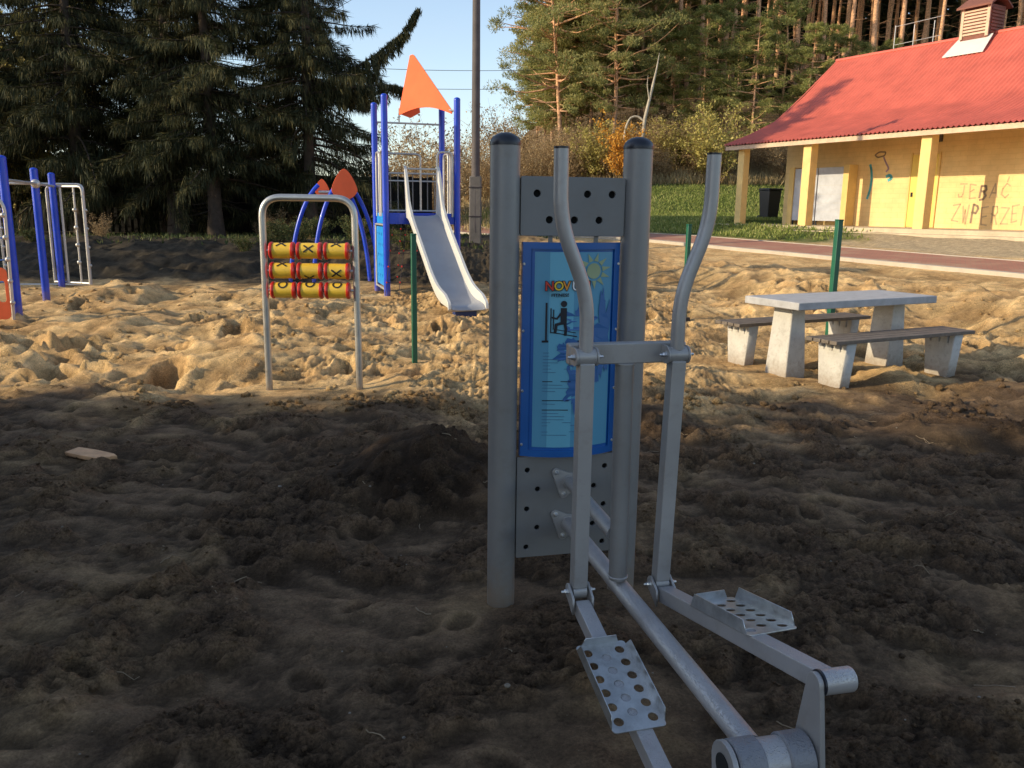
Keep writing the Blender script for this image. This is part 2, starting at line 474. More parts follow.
M_leaf_o = foliage('orange_leaves', (.50, .20, .03), (.75, .38, .06), (.80, .50, .12), .9, trans=.3)
M_leaf_g = foliage('dull_green_leaves', (.03, .05, .018), (.09, .11, .035), (.16, .15, .05), .8, trans=.25)
M_grass = foliage('meadow_grass', (.13, .18, .035), (.28, .32, .085), (.42, .40, .15), .35, trans=.3, randv=0)
M_drygrass = foliage('dry_tall_grass', (.24, .17, .08), (.46, .35, .18), (.56, .44, .24), .5, trans=.25, randv=0)

def bark_pine():
    m, nt, b = nodes('pine_bark'); L = nt.links
    tc = N(nt, 'ShaderNodeTexCoord'); sx = N(nt, 'ShaderNodeSeparateXYZ'); L.new(tc.outputs['Object'], sx.inputs[0])
    no = N(nt, 'ShaderNodeTexNoise', Scale=3.0, Detail=6.0); L.new(tc.outputs['Object'], no.inputs['Vector'])
    ma = N(nt, 'ShaderNodeMath', operation='MULTIPLY_ADD'); L.new(no.outputs['Fac'], ma.inputs[0]); ma.inputs[1].default_value = 9.0; L.new(sx.outputs['Z'], ma.inputs[2])
    mr = N(nt, 'ShaderNodeMapRange'); mr.inputs['From Min'].default_value = 5.0; mr.inputs['From Max'].default_value = 11.0; L.new(ma.outputs[0], mr.inputs['Value'])
    rp = N(nt, 'ShaderNodeValToRGB'); e = rp.color_ramp.elements
    e[0].color = (.20, .14, .10, 1); e[1].color = (.60, .33, .18, 1); e[1].position = .9
    L.new(mr.outputs['Result'], rp.inputs['Fac'])
    n2 = N(nt, 'ShaderNodeTexNoise', Scale=11.0, Detail=5.0); L.new(tc.outputs['Object'], n2.inputs['Vector'])
    hs = N(nt, 'ShaderNodeHueSaturation'); m3 = N(nt, 'ShaderNodeMapRange'); m3.inputs['To Min'].default_value = .45; m3.inputs['To Max'].default_value = 1.6
    m3.inputs['From Min'].default_value = .25; m3.inputs['From Max'].default_value = .75
    L.new(n2.outputs['Fac'], m3.inputs['Value']); L.new(m3.outputs['Result'], hs.inputs['Value']); L.new(rp.outputs['Color'], hs.inputs['Color'])
    L.new(hs.outputs['Color'], b.inputs['Base Color']); b.inputs['Roughness'].default_value = .9
    return m
M_bark_p = bark_pine()

def ground_mat():
    m, nt, b = nodes('soil_sand_and_turf'); L = nt.links
    at = N(nt, 'ShaderNodeAttribute', attribute_name='col')
    geo = N(nt, 'ShaderNodeNewGeometry')
    n1 = N(nt, 'ShaderNodeTexNoise', Scale=9.0, Detail=9.0, Roughness=.68); L.new(geo.outputs['Position'], n1.inputs['Vector'])
    n2 = N(nt, 'ShaderNodeTexNoise', Scale=120.0, Detail=4.0, Roughness=.7); L.new(geo.outputs['Position'], n2.inputs['Vector'])
    a = N(nt, 'ShaderNodeMapRange'); a.inputs['From Min'].default_value = .3; a.inputs['From Max'].default_value = .7; a.inputs['To Min'].default_value = .62; a.inputs['To Max'].default_value = 1.35
    L.new(n1.outputs['Fac'], a.inputs['Value'])
    c = N(nt, 'ShaderNodeMapRange'); c.inputs['From Min'].default_value = .3; c.inputs['From Max'].default_value = .75; c.inputs['To Min'].default_value = .75; c.inputs['To Max'].default_value = 1.3
    L.new(n2.outputs['Fac'], c.inputs['Value'])
    mu = N(nt, 'ShaderNodeMath', operation='MULTIPLY'); L.new(a.outputs[0], mu.inputs[0]); L.new(c.outputs[0], mu.inputs[1])
    hs = N(nt, 'ShaderNodeHueSaturation'); L.new(at.outputs['Color'], hs.inputs['Color']); L.new(mu.outputs[0], hs.inputs['Value'])
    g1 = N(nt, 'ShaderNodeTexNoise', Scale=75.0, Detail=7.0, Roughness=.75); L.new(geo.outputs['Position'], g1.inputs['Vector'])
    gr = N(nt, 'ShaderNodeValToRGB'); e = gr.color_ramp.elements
    e[0].position = .36; e[0].color = (.22, .22, .22, 1); e[1].position = .58; e[1].color = (1.2, 1.2, 1.2, 1); L.new(g1.outputs['Fac'], gr.inputs['Fac'])  # dark speckles painted in for the tiny shade between crumbs
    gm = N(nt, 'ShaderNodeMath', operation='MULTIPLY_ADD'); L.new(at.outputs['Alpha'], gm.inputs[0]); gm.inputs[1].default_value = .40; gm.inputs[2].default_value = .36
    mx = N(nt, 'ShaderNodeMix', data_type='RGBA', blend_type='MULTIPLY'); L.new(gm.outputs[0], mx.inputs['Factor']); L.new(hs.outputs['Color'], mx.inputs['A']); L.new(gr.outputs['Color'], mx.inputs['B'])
    # scattered pale grains and grit
    vg = N(nt, 'ShaderNodeTexVoronoi', Scale=46.0); L.new(geo.outputs['Position'], vg.inputs['Vector'])
    lt = N(nt, 'ShaderNodeMath', operation='LESS_THAN'); L.new(vg.outputs['Distance'], lt.inputs[0]); lt.inputs[1].default_value = .10
    sc_ = N(nt, 'ShaderNodeSeparateColor'); L.new(vg.outputs['Color'], sc_.inputs[0])
    g2 = N(nt, 'ShaderNodeMath', operation='GREATER_THAN'); L.new(sc_.outputs[0], g2.inputs[0]); g2.inputs[1].default_value = .93
    mm = N(nt, 'ShaderNodeMath', operation='MULTIPLY'); L.new(lt.outputs[0], mm.inputs[0]); L.new(g2.outputs[0], mm.inputs[1])
    m4 = N(nt, 'ShaderNodeMix', data_type='RGBA'); L.new(mm.outputs[0], m4.inputs['Factor']); L.new(mx.outputs['Result'], m4.inputs['A']); m4.inputs['B'].default_value = (.22, .175, .125, 1)
    L.new(m4.outputs['Result'], b.inputs['Base Color'])
    b.inputs['Roughness'].default_value = .95; b.inputs['Specular IOR Level'].default_value = .15
    n3 = N(nt, 'ShaderNodeTexNoise', Scale=48.0, Detail=9.0, Roughness=.75); L.new(geo.outputs['Position'], n3.inputs['Vector'])
    bs = N(nt, 'ShaderNodeMath', operation='MULTIPLY_ADD'); L.new(at.outputs['Alpha'], bs.inputs[0]); bs.inputs[1].default_value = .4; bs.inputs[2].default_value = .6
    bp = N(nt, 'ShaderNodeBump', Distance=.045); L.new(bs.outputs[0], bp.inputs['Strength']); L.new(n3.outputs['Fac'], bp.inputs['Height'])
    L.new(bp.outputs['Normal'], b.inputs['Normal'])
    return m
M_ground = ground_mat()

# ------------------------------------------------------------------ ground sheet
def axis(segs):
    out = [segs[0][0]]
    for (a, b, n, p) in segs:
        t = np.linspace(0, 1, n + 1)[1:]
        out += list(a + (b - a) * t ** p)
    return np.array(out)
xs = np.concatenate([-np.geomspace(12, 1500, 40)[::-1], np.arange(-11.9, -4.5, .075), np.arange(-4.5, -2.2, .035), np.arange(-2.2, 2.6, .017), np.arange(2.6, 6, .035), np.arange(6, 14, .075), np.geomspace(14.1, 1500, 46)])
ys = np.concatenate([-np.geomspace(1, 400, 25)[::-1], np.arange(-.8, 1.4, .12), np.arange(1.4, 3.4, .015), np.arange(3.4, 5.2, .022), np.arange(5.2, 8, .032), np.arange(8, 12, .042), np.arange(12, 18, .06), np.arange(18, 24, .12), np.arange(24, 60, .5), np.geomspace(60, 2500, 40)])
GX, GY = np.meshgrid(xs, ys)
gx = GX.ravel(); gy = GY.ravel()
gh = ground_h(gx, gy)
nx, ny = len(xs), len(ys)
idx = np.arange(nx * ny).reshape(ny, nx)
F = np.stack([idx[:-1, :-1].ravel(), idx[:-1, 1:].ravel(), idx[1:, 1:].ravel(), idx[1:, :-1].ravel()], 1)
def ground_col(x, y, z):
    u, v = uv_(x, y)
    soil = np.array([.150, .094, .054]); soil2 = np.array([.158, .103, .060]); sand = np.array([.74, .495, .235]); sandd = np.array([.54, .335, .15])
    n = fbm(x * .9, y * .9, 4); n2 = fbm(x * 3 + 8, y * 3, 4)
    k = np.clip((1 - crumb_mask(x, y)) * .85 + .35 * ss(-.1, .5, n2) - .1, 0, 1)[:, None]
    cs = soil * (1 - k) + soil2 * k
    k2 = ss(-.3, .35, fbm(x * 1.4 + 4, y * 1.4, 4))[:, None]
    cd = sandd * (1 - k2) + sand * k2
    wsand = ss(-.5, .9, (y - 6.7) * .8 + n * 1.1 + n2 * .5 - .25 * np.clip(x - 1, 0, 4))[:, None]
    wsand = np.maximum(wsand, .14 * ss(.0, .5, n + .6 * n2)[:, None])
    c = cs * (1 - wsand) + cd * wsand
    md = np.clip(mound(x, y) / .12, 0, 1)[:, None] * ((y < 7) & (x < 6))[:, None]
    c = c * (1 - md) + soil * .50 * md
    # dark bank at the back left
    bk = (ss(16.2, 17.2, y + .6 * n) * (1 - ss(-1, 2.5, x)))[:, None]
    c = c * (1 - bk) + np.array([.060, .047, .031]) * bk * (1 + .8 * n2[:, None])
    # turf
    gr = np.array([.075, .12, .025]) * (1 - k) + np.array([.14, .15, .045]) * k
    tw = (ss(19.0, 19.8, u) * (1 - ss(21, 21.6, u)) * ss(16, 19.5, v + 2.5 * n) + ss(18.9, 19.5, u) * ss(15.5, 17.5, v) * ss(17, 20, v) )
    tw = np.clip(tw + ss(36, 38, y) * ss(-6, 0, x), 0, 1)[:, None]
    c = c * (1 - tw) + gr * tw
    pale = (ss(19.0, 19.5, u) * (1 - ss(21.5, 22, u)) * (1 - ss(16, 19.5, v + 2.5 * n)))[:, None] * (y > 8)[:, None]
    c = c * (1 - pale) + np.array([.46, .36, .23]) * pale
    br = ss(50.5, 54, y + 3 * n)[:, None]
    c = c * (1 - br) + np.array([.14, .095, .05]) * br
    return np.clip(c, .004, .9)
def boxblur(a, k):
    for ax_ in (0, 1):
        p = np.concatenate([np.repeat(a.take([0], ax_), k, ax_), a, np.repeat(a.take([-1], ax_), k + 1, ax_)], ax_)
        c = np.cumsum(p, ax_); n_ = a.shape[ax_]
        a = (c.take(range(2 * k + 1, 2 * k + 1 + n_), ax_) - c.take(range(0, n_), ax_)) / (2 * k + 1)
    return a
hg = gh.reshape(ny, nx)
cav_shade = (np.clip((hg - boxblur(hg, 2)) / .006, -1, 1) * .35 + np.clip((hg - boxblur(hg, 6)) / .016, -1, 1) * .65).ravel()  # crevice shade painted into the soil colour: hollows darker, bumps lighter
cav_shade = cav_shade * play_mask(gx, gy) * np.where(gy < 6.5, 1.0, .55)
gcol = ground_col(gx, gy, gh) * (1 + np.where(cav_shade > 0, .30, .55) * cav_shade)[:, None]
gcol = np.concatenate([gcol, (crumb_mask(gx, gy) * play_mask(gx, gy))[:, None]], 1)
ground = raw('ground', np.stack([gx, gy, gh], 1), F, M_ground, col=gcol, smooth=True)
tag(ground, kind='structure')

# loose clods and crumbs lying on the dug soil
def clods():
    r = np.random.RandomState(11)
    ico = np.array([(0, 0, 1), (.894, 0, .447), (.276, .851, .447), (-.724, .526, .447), (-.724, -.526, .447), (.276, -.851, .447), (.724, .526, -.447), (-.276, .851, -.447), (-.894, 0, -.447), (-.276, -.851, -.447), (.724, -.526, -.447), (0, 0, -1)])
    fi = np.array([(0, 1, 2), (0, 2, 3), (0, 3, 4), (0, 4, 5), (0, 5, 1), (1, 6, 2), (2, 7, 3), (3, 8, 4), (4, 9, 5), (5, 10, 1), (6, 7, 2), (7, 8, 3), (8, 9, 4), (9, 10, 5), (10, 6, 1), (11, 7, 6), (11, 8, 7), (11, 9, 8), (11, 10, 9), (11, 6, 10)])
    n1, n2 = 26000, 7000
    x = np.concatenate([r.uniform(-3.6, 4.2, n1), r.uniform(-9, 8, n2)])
    y = np.concatenate([1.5 + 5.5 * r.rand(n1) ** 1.3, 6.5 + 9 * r.rand(n2)])
    keep = (crumb_mask(x, y) > r.uniform(.2, 1.1, len(x))) & (play_mask(x, y) > .5)
    x = x[keep]; y = y[keep]; n = len(x)
    s = np.where(y < 6.5, .0035 + .010 * r.rand(n) ** 3, .008 + .04 * r.rand(n) ** 4)
    big = (r.rand(n) < .012) & (y < 6.5); s[big] *= 2.0
    z = ground_h(x, y)
    V = ico[None] * s[:, None, None] * r.uniform(.65, 1.3, (n, 12, 1)) * np.array([1, 1, .7])
    a = r.rand(n) * 2 * PI; ca, sa = np.cos(a)[:, None], np.sin(a)[:, None]
    V = np.stack([V[..., 0] * ca - V[..., 1] * sa, V[..., 0] * sa + V[..., 1] * ca, V[..., 2]], -1)
    V += np.stack([x, y, z + s * .25], 1)[:, None, :]
    col = ground_col(x, y, z) * r.uniform(.7, 1.25, (n, 1))
    FF = fi[None] + (np.arange(n) * 12)[:, None, None]
    o = raw('soil_clods', V.reshape(-1, 3), FF.reshape(-1, 3), M_ground, col=np.repeat(col, 12, 0), smooth=True)
    tag(o, 'loose crumbs and clods of soil strewn over the dug ground', 'soil clods', kind='stuff')
clods()

def litter():
    r = np.random.RandomState(21)
    mb = MB(); pb = MB()
    for i in range(70):
        x = r.uniform(-3, 3.6); y = 1.6 + 5.0 * r.rand() ** 1.2; a = r.rand() * PI; L = r.uniform(.03, .14)
        P = []
        for t in np.linspace(-.5, .5, 5):
            px_ = x + L * t * math.cos(a) + r.normal(0, .004); py_ = y + L * t * math.sin(a) + r.normal(0, .004)
            P.append((px_, py_, gz(px_, py_) + .004))
        mb.tube(P, [.0012 + .0015 * r.rand()] * 5, 5)
    tag(mb.build('twig_litter', mat('dead_twigs', (.26, .19, .12), .9, 0, .3, 20), None), 'small dead twigs and roots lying on the dug soil', 'twigs', kind='stuff')
    for i in range(90):
        x = r.uniform(-3.2, 3.8); y = 1.6 + 5.6 * r.rand() ** 1.2; R_ = .004 + .011 * r.rand() ** 3
        m = MB().ball((0, 0, 0), R_, 8, 5)
        k = np.array([1, .7 + .5 * r.rand(), .6]); z = gz(x, y) + R_ * .3
        pb.add([(p[0] * k[0] + x, p[1] * k[1] + y, p[2] * k[2] + z) for p in m.v], m.f)
    tag(pb.build('pebbles', mat('pale_pebbles', (.20, .165, .125), .8, 0, .35, 25), None), 'small pale pebbles scattered over the dug soil', 'pebbles', kind='stuff')
litter()

# ------------------------------------------------------------------ path, kerb
def strip(name, u0, u1, v0, v1, dz, mtl, h=0.0, step=.5):
    vs = np.arange(v0, v1 + step, step)
    rows = []
    V = []; F = []
    us = [u0, u1]
    def xy(u, v): return u * UX - v * UY, u * UY + v * UX
    mb = MB()
    n = len(vs)
    for v in vs:
        for u in us:
            x, y = xy(u, v); z = float(base_h(np.array([x]), np.array([y]))[0]) + dz
            mb.v.append((x, y, z)); mb.v.append((x, y, z - h - .12))
    for i in range(n - 1):
        a = i * 4; b = a + 4
        mb.f += [(a, b, b + 2, a + 2), (a, a + 1, b + 1, b), (a + 2, b + 2, b + 3, a + 3)]
    mb.f += [(0, 2, 3, 1), (4 * n - 4, 4 * n - 3, 4 * n - 1, 4 * n - 2)]
    o = mb.build(name, mtl, smooth=False)
    tag(o, kind='structure')
    return o
def paver_mat():
    m, nt, b = nodes('red_block_paving'); L = nt.links
    geo = N(nt, 'ShaderNodeNewGeometry')
    mp = N(nt, 'ShaderNodeMapping'); mp.inputs['Rotation'].default_value = (0, 0, math.radians(27)); L.new(geo.outputs['Position'], mp.inputs['Vector'])
    br = N(nt, 'ShaderNodeTexBrick', Scale=1.0); br.inputs['Brick Width'].default_value = .2; br.inputs['Row Height'].default_value = .1; br.inputs['Mortar Size'].default_value = .006
    br.inputs['Color1'].default_value = (.43, .18, .12, 1); br.inputs['Color2'].default_value = (.35, .145, .10, 1); br.inputs['Mortar'].default_value = (.25, .17, .11, 1)
    L.new(mp.outputs[0], br.inputs['Vector'])
    no = N(nt, 'ShaderNodeTexNoise', Scale=1.3, Detail=7.0); L.new(geo.outputs['Position'], no.inputs['Vector'])
    mr = N(nt, 'ShaderNodeMapRange'); mr.inputs['From Min'].default_value = .5; mr.inputs['From Max'].default_value = .75; mr.inputs['To Max'].default_value = .75; L.new(no.outputs['Fac'], mr.inputs['Value'])
    mx = N(nt, 'ShaderNodeMix', data_type='RGBA'); L.new(mr.outputs[0], mx.inputs['Factor']); L.new(br.outputs['Color'], mx.inputs['A']); mx.inputs['B'].default_value = (.45, .32, .2, 1)
    L.new(mx.outputs['Result'], b.inputs['Base Color']); b.inputs['Roughness'].default_value = .9
    return m
M_paver = paver_mat()
M_kerb = mat('concrete_kerb', (.47, .41, .33), .85, 0, .1, 2, bump=.2, bscale=40, dirt=.3)
strip('path', 16.5, 18.85, 2, 42, .03, M_paver)
strip('kerb', 16.36, 16.497, 2, 42, .09, M_kerb)
strip('kerb', 18.853, 18.92, 2, 42, .045, M_kerb)

# ------------------------------------------------------------------ elliptical trainer
def trainer():
    T = thing('elliptical_trainer', 'grey outdoor elliptical trainer with two tall handles and a blue instruction board', 'exercise machine', (.222, 3.284, 0), math.radians(13.2))
    for sx in (-1, 1):
        g = -.35
        p = MB().cyl((sx * .265, 0, g), (sx * .265, 0, 1.846), .057, n=40).build('post', M_post, T)
        MB().lathe([(.0585, 1.838), (.0585, 1.846)] + [(.0585 * math.cos(a), 1.846 + .040 * math.sin(a)) for a in np.linspace(.1, 1.5, 9)], (sx * .265, 0, 0), n=40).build('post_cap', M_dark, p)
    # perforated plates
    h1 = [circ(-.145 + .1 * i, 1.665, .0155) for i in range(4)] + [circ(-.095 + .1 * i, 1.567, .0155) for i in range(3)]
    plate('upper_plate', rrect(-.207, .207, 1.508, 1.727, .006), h1, .012, M_plate, T, Matrix.Translation((0, -.018, 0)), .0015)
    MB().box(-.205, .205, .0, .006, 1.512, 1.723).build('plate_backing', M_hole, T)
    h2 = [circ(sgn * (.165 - .045 * (k % 2)), .57 - .083 * k, .0125) for k in range(5) for sgn in (-1, 1)] + [circ(0.09, .57 - .166 * k, .0125) for k in range(2)]
    plate('lower_plate', rrect(-.207, .207, .195, .622, .006), h2, .012, M_plate, T, Matrix.Translation((0, -.018, 0)), .0015)
    MB().box(-.205, .205, .0, .006, .2, .618).build('plate_backing', M_hole, T)
    # instruction board, bowed towards the user
    hw, z0, z1 = .197, .632, 1.483
    bow = .055
    def bend(off):
        def f(c):
            t = c.x / hw
            return Vector((c.x, c.y - off - bow * (1 - t * t), c.z))
        return f
    def sheet(name, x0, x1, a, b, off, th, mtl, parent, nseg=24):
        mb = MB(); V = []
        for i in range(nseg + 1):
            x = x0 + (x1 - x0) * i / nseg
            for (z, dy) in ((a, 0), (b, 0), (b, th), (a, th)):
                V.append(bend(off)(Vector((x, dy, z))))
        Fs = []
        for i in range(nseg):
            for j in range(4):
                p = i * 4 + j; q = i * 4 + (j + 1) % 4
                Fs.append((p, q, q + 4, p + 4))
        Fs += [(0, 1, 2, 3), (nseg * 4, nseg * 4 + 3, nseg * 4 + 2, nseg * 4 + 1)]
        mb.add(V, Fs)
        return mb.build(name, mtl, parent)
    B = sheet('instruction_board', -hw, hw, z0, z1, .012, .014, M_signframe, T)
    # raised border
    for nm, x0, x1, a, b in (('border', -hw, -hw + .030, z0, z1), ('border', hw - .026, hw, z0, z1), ('border', -hw + .030, hw - .026, z1 - .026, z1), ('border', -hw + .030, hw - .026, z0, z0 + .028)):
        sheet(nm, x0, x1, a, b, .020, .010, M_signframe, B, 16)
    px0, px1, pz0, pz1 = -.152, .163, .672, 1.447
    P = sheet('poster', px0, px1, pz0, pz1, .0135, .001, M_poster, B)
    sheet('poster_band', px0 + .055, px0 + .15, pz0, pz1, .0145, .0008, M_poster2, B)
    # blue leaf blotches of the print
    r = random.Random(4)
    def blot(cx, cz, w, h, off, seed):
        r = random.Random(seed); pts = []
        n = 40
        for i in range(n):
            a = 2 * PI * i / n
            k = .62 + .38 * r.random() + .22 * math.sin(5 * a + seed)
            x = min(max(cx + w * k * math.cos(a), px0 + .004), px1 - .002); z = min(max(cz + h * k * math.sin(a), pz0 + .004), pz1 - .004)
            pts.append((x, z))
        plate('leaf_print', pts, [], .0006, M_print, B, None, 0, bend(off))
    blot(.02, 1.18, .075, .06, .0160, 1); blot(.065, 1.03, .105, .10, .0164, 2); blot(.02, .90, .055, .085, .0168, 3); blot(.125, 1.12, .042, .19, .0172, 5); blot(-.02, 1.06, .06, .055, .0176, 8)
    # sun rays
    plate('sun_print', circ(.078, 1.375, .030, 20), [], .0006, M_sun, B, None, 0, bend(.0160))
    for k in range(11):
        a = 2 * PI * k / 11 + .2
        c, s_ = math.cos(a), math.sin(a)
        q = [(.078 + c * .038 - s_ * .010, 1.375 + s_ * .038 + c * .010), (.078 + c * .078, 1.375 + s_ * .070), (.078 + c * .038 + s_ * .010, 1.375 + s_ * .038 - c * .010)]
        q = [(min(x, px1 - .003), z) for x, z in q]
        plate('sun_ray_print', q, [], .0006, M_sun, B, None, 0, bend(.0160))
    # lettering
    x = -.121
    for ch, mt in zip('NOVUM', (M_lr, M_ly, M_lo, M_lw, M_lr)):
        w = .0365 if ch != 'M' else .043
        Mx = Matrix.Translation((x, 0, 1.302))
        text('logo_letter_outline', ch, .049, M_ink, B, Mx, .0003, .0036, bend(.0178))  # black printed outline behind the coloured letter
        text('logo_letter', ch, .049, mt, B, Mx, .0003, .0008, bend(.0184))
        x += w
    text('logo_line', 'FITNESS PARK', .0165, M_ink, B, Matrix.Translation((-.095, 0, 1.278)), .0003, .0005, bend(.0180), sx=1.3)
    # pictogram of a person on the machine
    def stroke(pts, w, off=.0180, mtl=M_ink, nm='pictogram'):
        pts = [Vector((p[0] - .008, 0, p[1] + .076)) for p in pts]
        for a, b in zip(pts[:-1], pts[1:]):
            d = (b - a); 
            if d.length < 1e-5: continue
            nrm = Vector((-d.z, 0, d.x)).normalized() * w / 2
            e = d.normalized() * w * .3
            q = [(a - nrm - e), (b - nrm + e), (b + nrm + e), (a + nrm - e)]
            yield [(k.x, k.z) for k in q]
    sk = []
    for pts, w in (([(-.113, 1.025), (.04, 1.025)], .008), ([(-.10, 1.028), (-.10, 1.175)], .007), ([(-.083, 1.06), (-.083, 1.155)], .004), ([(-.073, 1.075), (-.073, 1.15)], .004),
                   ([(-.083, 1.062), (.02, 1.045)], .004), ([(-.075, 1.075), (.015, 1.06)], .003), ([(-.034, 1.15), (-.034, 1.10)], .024), ([(-.038, 1.145), (-.06, 1.115), (-.078, 1.12)], .007),
                   ([(-.034, 1.10), (-.062, 1.092), (-.066, 1.062)], .011), ([(-.03, 1.10), (-.024, 1.075), (-.026, 1.052)], .011)):
        sk += list(stroke(pts, w))
    cu_polys = sk + [circ(-.042, 1.249, .0125, 16)]
    for q in cu_polys:
        plate('pictogram', q, [], .0006, M_ink, B, None, 0, bend(.0182))
    # lines of small print
    zt = 1.055; rr = random.Random(2)
    for k in range(27):
        if k in (7, 8, 13, 14, 17, 24): zt -= .0128; continue
        L = .05 + .09 * rr.random() if k not in (6, 12, 16) else .05
        bold = k in (9, 15, 18)
        q = [(-.118, zt), (-.118 + L, zt), (-.118 + L, zt + (.0034 if bold else .0017)), (-.118, zt + (.0034 if bold else .0017))]
        plate('small_print', q, [], .0005, M_ink if bold else M_inkline, B, None, 0, bend(.0182))
        zt -= .0128
    for z in (1.40, 1.14, .90, .68):
        for sx in (-1, 1):
            MB().lathe([(.006, 0), (.006, .002), (.004, .004)], (sx * (hw - .006), -.0225, z), (0, -1, 0), 10).build('screw', M_bolt, B)
    for x_ in (-.085, .10):
        MB().box(x_ - .008, x_ + .008, -.012, -.002, 1.48, 1.512).build('board_bracket', M_plate, T)
        MB().box(x_ - .008, x_ + .008, -.012, -.002, .615, .636).build('board_bracket', M_plate, T)
    # tubes bolted to the lower plate
    def flange(z):
        pts = []
        for cx, cz, rad, a0, a1 in ((.012, z - .012, .038, -60, 95), (-.045, z + .032, .017, 95, 215), (-.012, z - .062, .017, 215, 300)):
            for k in range(9):
                a = math.radians(a0 + (a1 - a0) * k / 8); pts.append((cx + rad * math.cos(a), cz + rad * math.sin(a)))
        fl = plate('flange', pts, [], .01, M_arm2, T, Matrix.Translation((0, -.029, 0)), .001)
        MB().bolt((-.045, -.034, z + .032), (0, -1, 0), .008).build('bolt', M_bolt, fl)
        MB().bolt((-.012, -.034, z - .062), (0, -1, 0), .008).build('bolt', M_bolt, fl)
    flange(.525); flange(.345)
    MB().cyl((0.012, -.03, .513), (0, -.6, .513), .026, n=28).build('brace_tube', M_arm2, T)
    MB().cyl((0.012, -.03, .333), (.045, -1.49, .300), .031, n=32).build('main_tube', M_arm, T)
    my = -.62
    MB().cyl((0.012, my, .355), (0.005, my, 1.118), .031, n=32).build('mast', M_post, T)
    def bead(p, ax, r):
        ax = Vector(ax).normalized(); a_ = Vector((0, 0, 1)) if abs(ax.z) < .9 else Vector((1, 0, 0))
        u_ = (a_ - ax * a_.dot(ax)).normalized(); w_ = ax.cross(u_); rb = random.Random(int(r * 1e4))
        P_ = [Vector(p) + (u_ * math.cos(t) + w_ * math.sin(t)) * (r + rb.uniform(-.0008, .0008)) for t in np.linspace(0, 2 * PI, 41)]
        MB().tube(P_, .0035, 6).build('weld_bead', M_arm2, T)
    bead((0.012, -.036, .513), (0, -1, 0), .027); bead((0.012, -.036, .333), (0, -1, 0), .032); bead((0.005, my, 1.114), (0, 0, 1), .031); bead((0.012, my, .366), (0, 0, 1), .032)
    # crossbar with brackets
    zc = 1.150
    XL, XR, hy = -.150, .160, my - .062
    cb = MB().box(XL - .04, XR + .05, my - .02, my + .022, zc - .034, zc + .034).build('crossbar', M_arm2, T, bevel=.004)
    def rotor(x, z, y, bracket_mat):
        for sx in (-1, 1):
            pts = [(-.052, -.026), (.0, -.026)] + [(.026 * math.sin(a), -.026 * math.cos(a)) for a in np.linspace(.2, PI - .2, 7)] + [(0, .026), (-.052, .026)]
            yield sx, pts
    def side_plate(x, y, z, toy, name, parent, rad=.028, th=.007, down=0.0):
        """a cheek plate in the YZ plane, round at (y,z) and reaching towards toy"""
        out = []
        n = 12
        d = 1 if toy > y else -1
        for k in range(n + 1):
            a = PI / 2 + PI * k / n
            out.append((-d * -1 * rad * math.cos(a) * 1.0, rad * math.sin(a)))
        # half circle facing away from toy
        poly = [(y + d * (rad * math.cos(PI / 2 + PI * k / n)), z + rad * math.sin(PI / 2 + PI * k / n)) for k in range(n + 1)]
        poly += [(toy, z - rad - down), (toy, z + rad - down)]
        Mx = Matrix.Translation((x, 0, 0)) @ Matrix.Rotation(PI / 2, 4, 'Z')
        return plate(name, [(p, q) for p, q in poly], [], th, M_arm2, parent, Mx, .001)
    for X, lab in ((XL, -1), (XR, 1)):
        for sx in (-1, 1):
            side_plate(X + sx * .034, hy, zc, my - .018, 'pivot_bracket', cb)
            MB().bolt((X + sx * .0375, hy, zc), (sx, 0, 0), .0085).build('bolt', M_bolt, cb)
        MB().lathe([(.020, -.03), (.027, -.0295), (.027, .0295), (.020, .03)], (X, hy, zc), (1, 0, 0), 28).build('pivot_hub', M_arm2, cb)
        XB = X - (.016 if lab > 0 else 0)
        H = MB().tube([(XB, hy, .372), (X, hy, zc - .018)], .0245, n=4).build('handle_bar', M_arm2, T, bevel=.004, smooth=False)
        H['label'] = 'left swinging handle' if lab < 0 else 'right swinging handle'
        o = -.094 if lab < 0 else .088
        zz = [(0, zc + .018), (0, zc + .19), (o, zc + .42), (o + lab * .002, 1.785 if lab < 0 else 1.78)]
        pts = fillet([(X + a, hy, z) for a, z in zz], .085, 8)
        MB().tube(pts, .0225, 24).build('grip', M_arm2, H)
        MB().cyl((pts[-1].x, pts[-1].y, pts[-1].z - .002), (pts[-1].x, pts[-1].y, pts[-1].z + .004), .0232, n=24).build('grip_end', M_dark, H)
        # lower joint
        zl = .355
        MB().lathe([(.018, -.024), (.025, -.0235), (.025, .0235), (.018, .024)], (XB, hy, zl), (1, 0, 0), 28).build('lower_hub', M_arm2, H)
    # pedal arms, cranks, bearing
    bx0, bx1, by, bz = -.030, .172, -1.53, .285
    pinR, pinL = bz + .195, bz - .195
    for X, lab, pz, xend in ((XL, -1, pinL, -.115), (XR - .016, 1, pinR, .222)):
        a = Vector((X, hy, .325)); b = Vector((xend, by, pz))
        d = (b - a).normalized()
        A = MB().tube([a + d * .035, b - d * .02], .025, n=4).build('pedal_arm', M_arm, T, bevel=.003, smooth=False)
        for sx in (-1, 1):
            side_plate(X + sx * .0335, hy, .355, hy - .055, 'clevis_plate', A, .026, .008, .03)
            MB().bolt((X + sx * .0375, hy, .355), (sx, 0, 0), .0085).build('bolt', M_bolt, A)
        # perforated foot tray along the arm
        t = .47 if lab > 0 else .455
        c = a + (b - a) * t + Vector((.050 if lab > 0 else -.012, 0, 0))
        up = Vector((0, 0, 1)); side = d.cross(up).normalized()
        nrm = side.cross(d).normalized()
        off = .027
        R = Matrix((side, nrm * 1.0, d)).transposed().to_4x4()      # local x = side, y = normal, z = along
